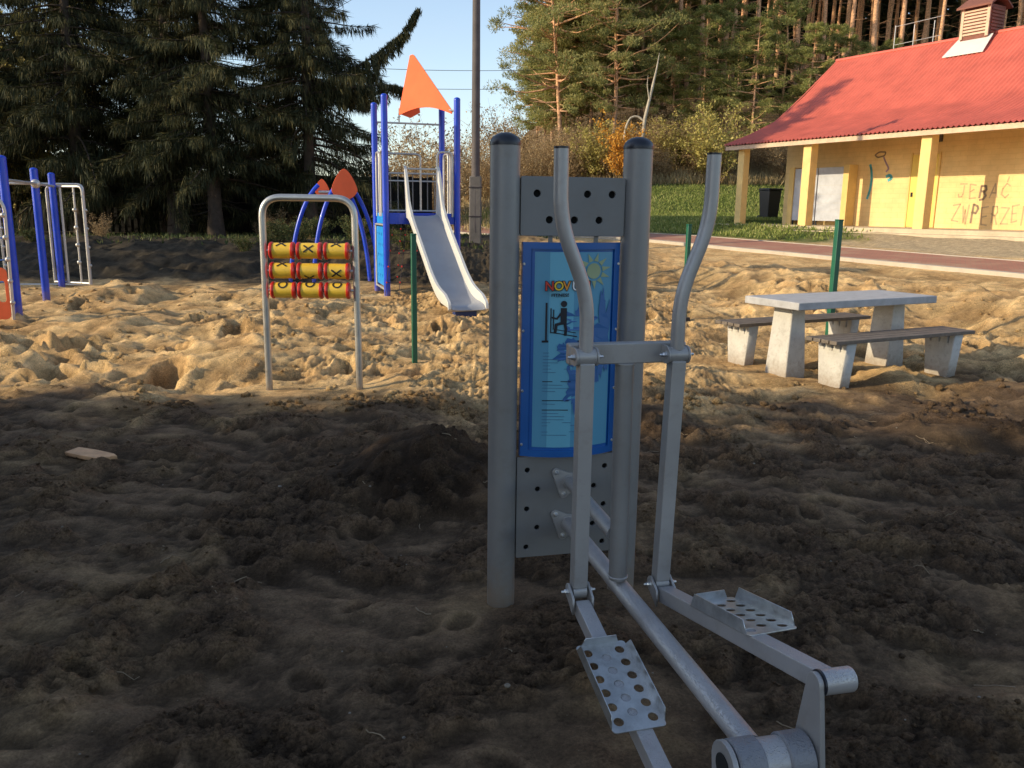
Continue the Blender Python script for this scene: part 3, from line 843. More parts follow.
        Mx = Matrix.Translation(c + nrm * off) @ R
        W, Ln = .080, .165
        outl = [(-W, -Ln), (W, -Ln), (W, Ln), (-W, Ln)]
        holes = [circ(-.052 + .052 * i, -.13 + .052 * j + (.026 if i == 1 else 0), .0155, 14) for i in range(3) for j in range(6) if not (i == 1 and j == 5)]
        tray = plate('pedal', rrect(-W, W, -Ln, Ln, .012), holes, .004, M_zinc, T, Mx, .0005)
        # folded edges: two long rims and a short toe rim
        for sx in (-1, 1):
            pl = [(-Ln + .015, 0), (Ln - .015, 0), (Ln - .03, .038), (-Ln + .04, .042)]
            Ms = Mx @ Matrix.Translation((sx * W, 0, 0)) @ Matrix(((0, 1, 0, 0), (0, 0, 1, 0), (1, 0, 0, 0), (0, 0, 0, 1)))
            plate('pedal_rim', pl, [], .003, M_zinc, tray, Ms, .0004)
        pl = [(-W + .02, 0), (W - .02, 0), (W - .03, .028), (-W + .03, .028)]
        Ms = Mx @ Matrix.Translation((0, 0, -Ln)) @ Matrix(((1, 0, 0, 0), (0, 0, 1, 0), (0, 1, 0, 0), (0, 0, 0, 1)))
        plate('pedal_rim', pl, [], .003, M_zinc, tray, Ms, .0004)
        MB().tube([c + nrm * .002 - d * .06, c + nrm * .002 + d * .06], .012, n=4).build('pedal_mount', M_arm, tray, smooth=False)
        # crank
        cx = (bx1 + .012) if lab > 0 else (bx0 - .012)
        dz = 1 if lab > 0 else -1
        ol = []
        R1, R2 = .060, .026
        for k in range(13):
            g = PI + PI * k / 12; ol.append((by + R1 * math.cos(g), bz + dz * R1 * math.sin(g)))
        for k in range(13):
            g = PI * k / 12; ol.append((by + R2 * math.cos(g), pz + dz * R2 * math.sin(g)))
        Mc = Matrix.Translation((cx, 0, 0)) @ Matrix.Rotation(PI / 2, 4, 'Z')
        cr = plate('crank', ol, [], .014, M_arm2, T, Mc, .002)
        MB().lathe([(.026, 0), (.031, .001), (.031, .088), (.029, .091), (.012, .092)], (cx + (.007 if lab > 0 else -.007), by, pz), (1 if lab > 0 else -1, 0, 0), 32).build('crank_pin_hub', M_arm, cr)
        MB().lathe([(.0305, 0), (.0325, .001), (.0325, .006), (.0305, .007)], (cx + (.007 if lab > 0 else -.007), by, pz), (1 if lab > 0 else -1, 0, 0), 32).build('seal_ring', M_dark, cr)
    BH = MB().lathe([(.055, bx0 + .01), (.055, bx1 - .01)], (0, by, bz), (1, 0, 0), 48).build('bearing_housing', M_arm, T)
    for a, b in ((bx0, bx0 + .072), (bx1 - .068, bx1)):
        MB().lathe([(.030, a + .006), (.034, a), (.058, a), (.062, a + .004), (.062, b - .004), (.058, b), (.05, b)], (0, by, bz), (1, 0, 0), 48).build('bearing_collar', M_collar, BH)
    MB().lathe([(.033, bx0 - .0215), (.033, bx0 - .0195)], (0, by, bz), (1, 0, 0), 32).build('bearing_hole', M_hole, BH)
    MB().cyl((.05, by, -.3), (.05, by, bz - .05), .045, n=28).build('support_foot', M_post, T)
trainer()

# ------------------------------------------------------------------ noughts and crosses frame
def tictac():
    x0, y0 = -1.775, 7.3
    T = thing('noughts_and_crosses_frame', 'steel hoop holding nine yellow and red turning drums with crosses and noughts', 'play panel', (x0, y0, 0), math.radians(2))
    hw, top = .395, 1.685
    pts = fillet([(-hw - .01, 0, -.3), (-hw, 0, top), (hw, 0, top), (hw + .01, 0, -.3)], .17, 10)
    fr = MB().tube(pts, .030, 24).build('hoop', M_steel, T)
    marks = [[('X', 62), ('X', 18), ('X', 62)], [('X', 62), ('X', -58), ('X', -14)], [('O', 52), ('O', 60), ('O', 56)]]
    for r_, z in enumerate((1.235, 1.062, .892)):
        ax = MB().cyl((-hw, 0, z), (hw, 0, z), .012, n=12).build('axle', M_steel, T)
        for c, x in enumerate((-.235, 0, .235)):
            D = MB().lathe([(.02, -.078), (.067, -.078), (.069, 0), (.067, .078), (.02, .078)], (x, 0, z), (1, 0, 0), 36).build('drum', M_yel, T)
            for s in (-1, 1):
                MB().lathe([(.03, .079), (.073, .079), (.075, .083), (.075, .098), (.066, .108), (.03, .110)], (x, 0, z), (s, 0, 0), 36).build('drum_end', M_red, D)
            kind, ang = marks[r_][c]
            mb = MB()
            R = .0708
            def arc(p, q, w=.0135, n=10):
                V = []; Fs = []
                d = Vector((q[0] - p[0], q[1] - p[1])); nn = Vector((-d.y, d.x)).normalized() * w / 2
                for k in range(n + 1):
                    b = Vector(p) + d * k / n
                    for sgn in (-1, 1):
                        e = b + nn * sgn
                        th = e.y / R + math.radians(ang)
                        V.append((x + e.x, -R * math.cos(th), z + R * math.sin(th)))
                for k in range(n):
                    Fs.append((2 * k, 2 * k + 1, 2 * k + 3, 2 * k + 2))
                mb.add(V, Fs)
            if kind == 'X':
                arc((-.042, -.032), (.042, .032)); arc((-.042, .032), (.042, -.032))
            else:
                P = [(.036 * math.cos(t), .036 * math.sin(t)) for t in np.linspace(0, 2 * PI, 21)]
                for a, b in zip(P[:-1], P[1:]): arc(a, b, .0135, 2)
            mb.build('cross_mark' if kind == 'X' else 'nought_mark', M_ink, D, smooth=False)
tictac()

# ------------------------------------------------------------------ picnic table and benches
def table_set():
    cx, cy, a = 3.435, 8.67, math.radians(27)
    T = thing('picnic_table', 'concrete table with grey rectangular top on two slab legs, between the benches', 'table', (cx, cy, 0), a)
    MB().box(-.99, .99, -.37, .37, .70, .775).build('table_top', M_ctop, T, bevel=.008)
    for s in (-1, 1):
        mb = MB()
        V = []
        for z, w, t in ((-.2, .15, .135), (.05, .145, .13), (.698, .125, .085)):
            V += [(s * .73 - t, -w, z), (s * .73 + t, -w, z), (s * .73 + t, w, z), (s * .73 - t, w, z)]
        Fs = [(0, 3, 2, 1), (8, 9, 10, 11)]
        for k in (0, 4):
            for j in range(4):
                Fs.append((k + j, k + (j + 1) % 4, k + 4 + (j + 1) % 4, k + 4 + j))
        mb.add(V, Fs).build('leg', M_conc, T, bevel=.012, smooth=False)
    e = Vector((math.cos(a), math.sin(a), 0)); n = Vector((-math.sin(a), math.cos(a), 0))
    for off, lab in ((-.66, 'low bench with dark slats on concrete legs, in front of the concrete table'), (.62, 'low bench with dark slats on concrete legs, behind the concrete table')):
        p = Vector((cx, cy, 0)) + n * off
        B = thing('bench', lab, 'bench', (p.x, p.y, 0), a, 'benches at the concrete table')
        for k in range(4):
            y = -.145 + .097 * k
            MB().box(-.98, .98, y - .042, y + .042, .435, .47).build('seat_slat', M_slat, B, bevel=.004)
        for s in (-1, 1):
            ol = [(-.125, -.2), (.125, -.2), (.165, .36), (.19, .432)]
            top = []
            for k in range(4):
                y = .145 - .097 * k
                top += [(y + .026, .432), (y + .016, .36), (y - .016, .36), (y - .026, .432)]
            top = top[0:]
            ol = [(-.125, -.2), (.125, -.2), (.17, .30), (.19, .432)] + [(.172, .4322)] + [(.160 - .0, .434)] 
            poly = [(-.10, -.2), (.10, -.2), (.165, .434)]
            for k in range(3):
                y = .097 - .097 * k
                poly += [(y + .018, .434), (y + .013, .34), (y - .013, .34), (y - .018, .434)]
            poly += [(-.165, .434)]
            M_ = Matrix.Translation((s * .76, 0, 0)) @ Matrix.Rotation(PI / 2, 4, 'Z')
            plate('leg', poly, [], .13, M_conc, B, M_, .008)
table_set()

# ------------------------------------------------------------------ green posts, plank
for (x, y, w, h, lab) in ((-1.045, 8.75, .026, 1.335, 'dark green metal post standing in the sand below the slide'),
                          (3.86, 10.05, .034, 1.53, 'green metal post rising behind the concrete table'),
                          (2.60, 12.55, .030, 1.42, 'green metal post in the sand seen between the trainer handle and rear post')):
    z = gz(x, y)
    T = thing('green_post', lab, 'post', (x, y, z), math.radians(20), 'green fence posts')
    MB().box(-w, w, -w, w, -.4, h - z).build('shaft', M_green, T, bevel=.004)
    MB().box(-w * 1.12, w * 1.12, -w * 1.12, w * 1.12, h - z, h - z + .018).build('post_top', M_green, T, bevel=.006)
    if y > 12:
        MB().box(-.05, .06, -.08, -.03, .0, .06).build('foot_clamp', M_dark, T, bevel=.006)
z = gz(-2.70, 5.12)
pk = plate('wood_offcut', [(-.17, -.05), (-.02, -.056), (.13, -.052), (.165, -.035), (.15, -.022), (.185, -.008), (.17, .006), (.205, .022), (.16, .04), (.0, .05), (-.16, .044)], [], .026, M_wood, None, Matrix.Translation((-2.70, 5.12, z + .022)) @ Matrix.Rotation(math.radians(-24), 4, 'Z') @ Matrix.Rotation(math.radians(-84), 4, 'X'), .002)
tag(pk, 'short broken light brown board lying on the dark soil', 'board')

# ------------------------------------------------------------------ play tower with slide
def tower():
    th = math.radians(17)
    cx, cy = -1.84, 15.78
    gzt = gz(cx, cy)
    T = thing('play_tower', 'blue post play tower with orange pointed roof and grey slide', 'play tower', (cx, cy, 0), th)
    h = .645
    top = 3.53
    for sx, sy in ((-1, -1), (1, -1), (-1, 1), (1, 1)):
        p = MB().cyl((sx * h, sy * h, -.4), (sx * h, sy * h, top - .03), .057, n=24).build('post', M_blue, T)
        MB().lathe([(.0585, top - .04), (.0585, top - .02), (.045, top), (.015, top + .012)], (sx * h, sy * h, 0), n=24).build('post_cap', M_blue, p)
    # roof: one tall triangular board set across the tower, from the back rail to the front right post
    Wl = lambda x, y, z: Matrix.Rotation(-th, 4, 'Z') @ Vector((x - cx, y - cy, z))
    pa, pb = Wl(-2.19, 16.30, 0), Wl(-1.13, 15.42, 0)
    dd = (pb - pa); Ln = dd.length
    ol = [(0, 0), (.02, -.03)] + [(.02 + (Ln - .02) * t, -.03 + .13 * math.sin(PI * t) - .06 * t) for t in np.linspace(.08, .92, 13)] + [(Ln, -.09), (Ln + .02, -.05), (.30, 1.02), (.26, 1.04), (.19, 1.03)]
    R = Matrix.Translation((pa.x, pa.y, 3.36)) @ Matrix.Rotation(math.atan2(dd.y, dd.x), 4, 'Z') @ Matrix.Rotation(math.radians(-7), 4, 'X')
    plate('roof_panel', ol, [], .019, M_orange, T, R, .003)
    ol2 = [(0, 0), (.25, -.06), (.45, .05), (.23, 1.0), (.19, 1.0)]
    plate('roof_panel', ol2, [], .019, M_orange, T, Matrix.Translation((pa.x, pa.y + .02, 3.36)) @ Matrix.Rotation(math.atan2(dd.y, dd.x) + math.radians(75), 4, 'Z') @ Matrix.Rotation(math.radians(6), 4, 'X'), .003)
    MB().cyl((-h, h, 3.19), (h, h, 3.19), .017, n=10).build('roof_rail', M_steel_l, T)
    MB().cyl((pa.x, pa.y, 3.19), (pa.x, pa.y, 3.45), .014, n=8).build('roof_strut', M_steel_l, T)
    MB().cyl((pb.x - .05, pb.y, 3.33), (h, -h, 3.31), .016, n=8).build('roof_strut', M_steel_l, T)
    # platform
    zp = 1.47
    MB().box(-h + .05, h - .05, -h + .05, h - .05, zp - .05, zp).build('platform', M_navy, T)
    for sy in (-1, 1):
        MB().box(-h + .06, h - .06, sy * (h - .02) - .012, sy * (h - .02) + .012, zp - .13, zp + .06).build('platform_board', M_blue, T)
    for sx in (-1, 1):
        MB().box(sx * (h - .02) - .012, sx * (h - .02) + .012, -h + .06, h - .06, zp - .13, zp + .06).build('platform_board', M_cyan, T)
    # climbing wall on the left side
    Mx = Matrix.Translation((-h, 0, 0)) @ Matrix.Rotation(PI / 2, 4, 'Z')
    holes = [circ(-.36 + .24 * i + (.12 if j % 2 else 0), .38 + .19 * j, .038, 14) for j in range(5) for i in range(4 if j % 2 == 0 else 3)]
    plate('climbing_wall', rrect(-.53, .53, .22, 1.28, .04), holes, .02, M_cyan, T, Mx, .002)
    MB().tube(fillet([(-h - .02, -.56, .15), (-h - .02, -.56, 1.32), (-h - .02, .56, 1.32), (-h - .02, .56, .15)], .04, 4), .018, 10).build('climbing_wall_frame', M_steel_l, T)
    MB().cyl((-h - .02, -.56, .17), (-h - .02, .56, .17), .018, n=10).build('climbing_wall_foot', M_steel_l, T)
    # barriers
    def hoop(p0, p1, z0, z1, mtl=M_steel_l, bars=0, nm='hoop_rail'):
        p0 = Vector(p0); p1 = Vector(p1)
        pts = fillet([(p0.x, p0.y, z0), (p0.x, p0.y, z1), (p1.x, p1.y, z1), (p1.x, p1.y, z0)], .10, 6)
        o = MB().tube(pts, .019, 12).build(nm, mtl, T)
        for k in range(bars):
            q = p0 + (p1 - p0) * (k + 1) / (bars + 1)
            MB().cyl((q.x, q.y, z0), (q.x, q.y, z1), .010, n=8).build('bar', mtl, o)
        return o
    hoop((-h, -.48, 0), (-h, -.1, 0), zp, 2.62); hoop((-h, .1, 0), (-h, .48, 0), zp, 2.62)
    for sgn in (-1, 1):
        hoop((h, sgn * .1, 0), (h, sgn * .48, 0), zp, 2.62)
    # bar barrier at the back
    b = MB().cyl((-h, h, zp + .80), (h, h, zp + .80), .017, n=10).build('barrier', M_steel, T)
    MB().cyl((-h, h, zp + .10), (h, h, zp + .10), .017, n=10).build('barrier_rail', M_steel, b)
    MB().cyl((-h, h, zp + .66), (h, h, zp + .66), .014, n=10).build('barrier_rail', M_steel, b)
    for k in range(8):
        x = -h + 2 * h * (k + 1) / 9
        MB().cyl((x, h, zp + .10), (x, h, zp + .80), .010, n=8).build('bar', M_plate, b)
    hoop((-.52, h - .03, 0), (.22, h - .03, 0), zp + .1, 2.63, M_steel)
    # front: bars on both sides of the slide
    hoop((.28, -h, 0), (.56, -h, 0), zp, 2.60, M_steel_l)
    MB().cyl((-.25, -h, 2.30), (.25, -h, 2.30), .016, n=10).build('hand_bar', M_steel_l, T)
    # slide
    prof = [(.0, 1.50), (.22, 1.49), (.40, 1.40), (.75, 1.14), (1.2, .80), (1.65, .46), (1.95, .29), (2.2, .21), (2.5, .185), (2.62, .16), (2.66, .10)]
    P = [Vector((.085 * max(0, s - .3), -h - s, z)) for s, z in prof]
    P = [P[0]] + fillet(P, .12, 4)[1:]
    w = .262
    mbv = []; 
    n = len(P)
    fr = frames(P)
    def xsec(nrm, p):
        prof_ = [(-w, .02), (-w + .05, -.0), (-.1, -.012), (.1, -.012), (w - .05, 0), (w, .02), (w, -.03), (-w, -.05)]
        return [p + Vector((x, 0, 0)) + nrm * z for x, z in prof_]
    V = []; Fs = []
    for (p, t, u, q) in fr:
        nrm = Vector((1, 0, 0)).cross(t).normalized()
        if nrm.z < 0: nrm = -nrm
        V += xsec(nrm, p)
    for i in range(n - 1):
        for j in range(8):
            a = i * 8 + j; b2 = i * 8 + (j + 1) % 8
            Fs.append((a, b2, b2 + 8, a + 8))
    Fs += [tuple(range(8)), tuple((n - 1) * 8 + j for j in range(8))[::-1]]
    S = MB().add(V, Fs).build('slide', M_slide, T, ang=50)
    for sx in (-1, 1):
        V = []; Fs = []
        for i, (p, t, u, q) in enumerate(fr):
            nrm = Vector((1, 0, 0)).cross(t).normalized()
            if nrm.z < 0: nrm = -nrm
            s = -h - p.y
            hh = np.interp(s, [0, .1, .3, .5, 2.1, 2.4, 2.62, 2.66], [.85, .78, .30, .17, .17, .15, .07, .03])
            lean = .03
            nn = (nrm * .4 + Vector((0, 0, .6))).normalized() if s < .4 else nrm
            x0 = sx * w; 
            V += [p + Vector((x0 - sx * .012, 0, 0)) - nrm * .05, p + Vector((x0 + sx * lean * .3, 0, 0)) + nn * (hh - .02), p + Vector((x0 + sx * .012, 0, 0)) + nn * hh, p + Vector((x0 + sx * .055, 0, 0)) + nn * hh, p + Vector((x0 + sx * .06, 0, 0)) + nn * (hh - .03), p + Vector((x0 + sx * .028, 0, 0)) - nrm * .05]
        for i in range(n - 1):
            for j in range(6):
                a = i * 6 + j; b2 = i * 6 + (j + 1) % 6
                Fs.append((a, b2, b2 + 6, a + 6))
        Fs += [tuple(range(6)), tuple((n - 1) * 6 + j for j in range(6))[::-1]]
        MB().add(V, Fs).build('slide_side', M_slide_w, S, ang=50)
    MB().box(.02, .36, -h - 2.55, -h - 2.35, -.1, .16).build('slide_foot', M_navy, S)
    # rope net with red knots below the platform
    net = MB(); kn = []
    for k in range(4):
        x0 = -.45 + .30 * k
        a = Vector((x0, h + .02, zp - .08)); b3 = Vector((x0 * 1.15, h + .55, .12))
        net.tube([a, b3], .006, 6)
        for j in range(5):
            kn.append(a + (b3 - a) * (j + .7) / 5.3)
    for j in range(5):
        t = (j + .7) / 5.3
        net.tube([Vector((-.45, h + .02, zp - .08)).lerp(Vector((-.52, h + .55, .12)), t), Vector((.45, h + .02, zp - .08)).lerp(Vector((.52, h + .55, .12)), t)], .006, 6)
    NN = net.build('rope_net', M_rope, T)
    for q in kn:
        MB().ball(q, .018, 8, 5).build('net_knot', M_red, NN)
    net2 = MB(); kn = []
    for k in range(3):
        x0 = -.50 + .24 * k
        a = Vector((x0, -h + .1, zp - .1)); b3 = Vector((x0 - .22, -h - .25, .10))
        net2.tube([a, b3], .006, 6)
        for j in range(4): kn.append(a + (b3 - a) * (j + .8) / 4.6)
    for j in range(4):
        t = (j + .8) / 4.6
        net2.tube([Vector((-.50, -h + .1, zp - .1)).lerp(Vector((-.72, -h - .25, .1)), t), Vector((-.02, -h + .1, zp - .1)).lerp(Vector((-.24, -h - .25, .1)), t)], .006, 6)
    N2 = net2.build('rope_net', M_rope, T)
    for q in kn: MB().ball(q, .017, 8, 5).build('net_knot', M_red, N2)
tower()

# ------------------------------------------------------------------ climbing frame on the left
def climber():
    T = thing('climbing_frame', 'climbing frame of blue posts and pale steel ladders at the left edge of the sand', 'climbing frame', (-7.9, 14.1, 0), 0)
    O = Vector((-7.9, 14.1, 0))
    def W(x, y, z): return Vector((x, y, z)) - O
    for (x, y, zt) in ((-7.10, 11.85, 2.25), (-7.88, 14.0, 2.18), (-8.55, 15.75, 2.17), (-7.62, 11.95, 2.2)):
        p = MB().cyl(W(x, y, -.4), W(x, y, zt - .03), .060, n=24).build('post', M_blue, T)
        MB().lathe([(.061, zt - .04), (.061, zt - .02), (.045, zt), (.012, zt + .01)], W(x, y, 0), n=24).build('post_cap', M_blue, p)
    def ubar(a, b, z0, z1, r=.024, bottom=True, mtl=M_steel_l, nm='ladder_frame'):
        pts = fillet([W(a[0], a[1], z0), W(a[0], a[1], z1), W(b[0], b[1], z1), W(b[0], b[1], z0)], .10, 6)
        o = MB().tube(pts, r, 12).build(nm, mtl, T)
        if bottom: MB().cyl(W(a[0], a[1], z0 + .02), W(b[0], b[1], z0 + .02), r, n=12).build('lower_bar', mtl, o)
        return o
    A = ubar((-9.75, 16.0), (-8.22, 16.2), .06, 1.98)
    B = ubar((-8.75, 15.9), (-7.93, 15.6), .14, 1.93)
    MB().cyl(W(-8.43, 15.78, .16), W(-8.43, 15.78, 1.93), .022, n=10).build('upright', M_steel_l, B)
    MB().cyl(W(-8.12, 15.66, .16), W(-8.12, 15.66, 1.93), .018, n=10).build('upright', M_steel_l, B)
    for k in range(4):
        MB().ball(W(-8.12, 15.64, .55 + .32 * k), .04, 10, 6).build('clamp', M_steel_l, B)
        MB().ball(W(-8.20, 16.2, .45 + .35 * k), .032, 10, 6).build('clamp', M_steel_l, A)
        MB().ball(W(-9.73, 16.0, .45 + .35 * k), .032, 10, 6).build('clamp', M_steel_l, A)
    # top rail linking the posts
    MB().tube([W(-7.14, 11.95, 1.93), W(-7.84, 14.0, 1.93), W(-8.52, 15.75, 1.93)], .022, 12).build('top_rail', M_steel_l, T)
    MB().ball(W(-7.84, 13.95, 1.93), .075, 12, 8).build('rail_clamp', M_steel_l, T)
    # ladder pole beside the first post with rope net
    pts = fillet([W(-7.60, 11.5, 1.70), W(-7.15, 11.55, 1.80), W(-6.98, 11.6, 1.60), W(-7.02, 11.6, .0)], .12, 6)
    G = MB().tube(pts, .022, 12).build('curved_rail', M_steel_l, T)
    for k in range(5):
        MB().ball(W(-7.0, 11.58, .25 + .3 * k), .036, 10, 6).build('clamp', M_steel_l, G)
    net = MB(); kn = []
    for k in range(5):
        z = .25 + .3 * k
        net.tube([W(-7.7, 11.62, z - .03), W(-7.35, 11.6, z - .05), W(-7.02, 11.6, z)], .010, 6)
        kn.append(W(-7.2, 11.6, z - .03)); kn.append(W(-7.35, 11.6, z - .05))
    for x in (-7.2, -7.35, -7.5):
        net.tube([W(x, 11.62, 1.72), W(x, 11.6, .1)], .010, 6)
    R = net.build('rope_net', mat('blue_rope', (.02, .09, .35), .8, 0, .2, 30), T)
    for i, q in enumerate(kn): MB().ball(q, .035, 8, 5).build('net_knot', M_red if i % 2 else M_cyan, R)
    ol = rrect(-.62, .0, .02, .72, .07); 
    plate('orange_panel', ol, [rrect(-.13, -.03, .25, .55, .04)], .022, M_orange, T, Matrix.Translation(W(-6.90, 11.35, .03)) @ Matrix.Rotation(math.radians(12), 4, 'Z'), .003)
climber()

# ------------------------------------------------------------------ arched climber behind
def arch():
    cx, cy = -3.55, 17.3
    gz0 = gz(cx, cy)
    T = thing('arched_climber', 'climber of bent blue poles topped with two orange leaf boards, beyond the drum hoop', 'climbing frame', (cx, cy, 0), 0)
    def pole(x0, y0, x1, y1, ztop=2.06):
        pts = []
        for t in np.linspace(0, 1, 12):
            s = math.sin(t * PI / 2)
            pts.append((x0 + (x1 - x0) * t ** 1.7, y0 + (y1 - y0) * t ** 1.7, -.3 + (ztop + .3) * (t if True else s)))
        pts = [(x0 + (x1 - x0) * (1 - math.cos(t * 1.25)) / (1 - math.cos(1.25)), y0 + (y1 - y0) * (1 - math.cos(t * 1.25)) / (1 - math.cos(1.25)), -.3 + (ztop + .3) * math.sin(t * 1.25) / math.sin(1.25)) for t in np.linspace(0, 1, 14)]
        MB().tube(pts, .042, 14).build('bent_pole', M_blue, T)
    pole(-1.02, -.25, -.42, -.05); pole(-.52, -.35, -.04, -.1); pole(.75, .25, .18, .1); pole(.62, -.2, .06, 0.06)
    MB().cyl((-.42, -.05, 1.92), (.18, .05, 1.92), .032, n=12).build('top_bar', M_steel_l, T)
    def leaf(x, y, z, s, rz):
        ol = []
        for t in np.linspace(0, 2 * PI, 40, endpoint=False):
            up = math.cos(t)
            ol.append((s * math.sin(t) * (.80 - .34 * max(up, -.3)), s * (up * (1.15 if up > 0 else .85))))
        plate('leaf_board', ol, [], .02, M_orange, T, Matrix.Translation((x, y, z)) @ Matrix.Rotation(rz, 4, 'Z'), .003)
    leaf(.12, -.12, 2.03, .30, math.radians(15)); leaf(-.38, .1, 1.98, .17, math.radians(10))
arch()

# ------------------------------------------------------------------ utility pole and cables
def pole():
    x, y = -1.10, 24.0
    z = gz(x, y)
    T = thing('utility_pole', 'tall dark wooden utility pole on a concrete stub beside the play tower', 'utility pole', (x, y, z))
    MB().tube([(.0, 0, .3), (.01, 0, 9.2)], [.125, .095], 20).build('pole', M_pole, T)
    MB().box(-.17, .17, -.12, .12, -.5, 2.0 - .15).build('concrete_stub', mat('old_concrete', (.14, .125, .115), .9, 0, .2, 4, bump=.4, bscale=20), T, bevel=.03)
    for zz in (.75, 1.55):
        MB().tube([(-.185, -.135, zz), (.185, -.135, zz), (.185, .135, zz), (-.185, .135, zz), (-.185, -.135, zz)], .012, 6).build('wire_band', M_rope, T)
    MB().box(-.7, .7, -.05, .05, 8.7, 8.8).build('crossarm', M_pole, T)
pole()
for i, (p0, p1, lab) in enumerate((((-14, 40, 8.25), (4.4, 58, 10.9), 'upper of two thin cables crossing the sky right of the orange roof'),
                                   ((-14, 40, 7.4), (4.4, 58, 9.75), 'lower of two thin cables crossing the sky right of the orange roof'),
                                   ((-8.2, 30, 7.3), (-1.1, 24.0, 9.4), 'short thin cable climbing out of the top of the spruces'))):
    a = Vector(p0); b = Vector(p1)
    pts = [a.lerp(b, t) - Vector((0, 0, .35 * (1 - (2 * t - 1) ** 2))) for t in np.linspace(0, 1, 20)]
    o = MB().tube(pts, .014 if i < 2 else .008, 6).build('power_cable', M_rope)
    tag(o, lab, 'cable', 'overhead cables')

# ------------------------------------------------------------------ building
def brick_mat(name, c1, c2, mortar):
    m, nt, b = nodes(name); L = nt.links
    tc = N(nt, 'ShaderNodeTexCoord')
    mp = N(nt, 'ShaderNodeMapping'); mp.inputs['Rotation'].default_value = (PI / 2, 0, 0); L.new(tc.outputs['Object'], mp.inputs['Vector'])
    br = N(nt, 'ShaderNodeTexBrick', Scale=1.0); br.inputs['Brick Width'].default_value = .5; br.inputs['Row Height'].default_value = .16; br.inputs['Mortar Size'].default_value = .008
    br.inputs['Color1'].default_value = (*c1, 1); br.inputs['Color2'].default_value = (*c2, 1); br.inputs['Mortar'].default_value = (*mortar, 1)
    L.new(mp.outputs[0], br.inputs['Vector'])
    no = N(nt, 'ShaderNodeTexNoise', Scale=1.1, Detail=8.0, Roughness=.7); L.new(tc.outputs['Object'], no.inputs['Vector'])
    mr = N(nt, 'ShaderNodeMapRange'); mr.inputs['From Min'].default_value = .3; mr.inputs['From Max'].default_value = .7; mr.inputs['To Min'].default_value = .82; mr.inputs['To Max'].default_value = 1.1; L.new(no.outputs['Fac'], mr.inputs['Value'])
    hs = N(nt, 'ShaderNodeHueSaturation'); L.new(mr.outputs[0], hs.inputs['Value']); L.new(br.outputs['Color'], hs.inputs['Color'])
    L.new(hs.outputs['Color'], b.inputs['Base Color']); b.inputs['Roughness'].default_value = .9
    bp = N(nt, 'ShaderNodeBump', Strength=.3, Distance=.01); L.new(br.outputs['Fac'], bp.inputs['Height']); bp.invert = True; L.new(bp.outputs[0], b.inputs['Normal'])
    return m
M_wall = brick_mat('yellow_painted_blocks', (.82, .595, .285), (.80, .575, .27), (.74, .525, .24))
M_stucco = mat('yellow_plaster', (.74, .52, .20), .9, 0, .1, 2, dirt=.12)
M_column = mat('yellow_column_paint', (.80, .55, .22), .85, 0, .1, 3, bump=.2, bscale=30, dirt=.15)
M_door = mat('bright_yellow_door', (.80, .60, .14), .6, 0, .08, 2)
M_fascia = mat('pale_fascia_board', (.60, .43, .30), .8, 0, .15, 4, dirt=.2)
M_roof = mat('red_metal_roof', (.54, .115, .078), .6, 0, .16, 1.4, dirt=.10)
M_white = mat('white_tile_screen', (.46, .48, .54), .5, 0, .12, 3, dirt=.2)
M_turret = mat('brown_red_boards', (.20, .075, .05), .8, 0, .2, 5)
M_flash = mat('white_flashing', (.62, .60, .56), .5, 0, .05, 4)
M_plinth = mat('terrace_concrete', (.52, .42, .29), .9, 0, .15, 2, bump=.2, bscale=20, dirt=.35)
M_graf = mat('dark_graffiti', (.26, .19, .13), .9, 0, .2, 6)
M_graf2 = mat('faded_graffiti', (.47, .34, .2), .9, 0, .2, 6)
M_grafb = mat('blue_graffiti', (.10, .42, .48), .9, 0, .2, 6)
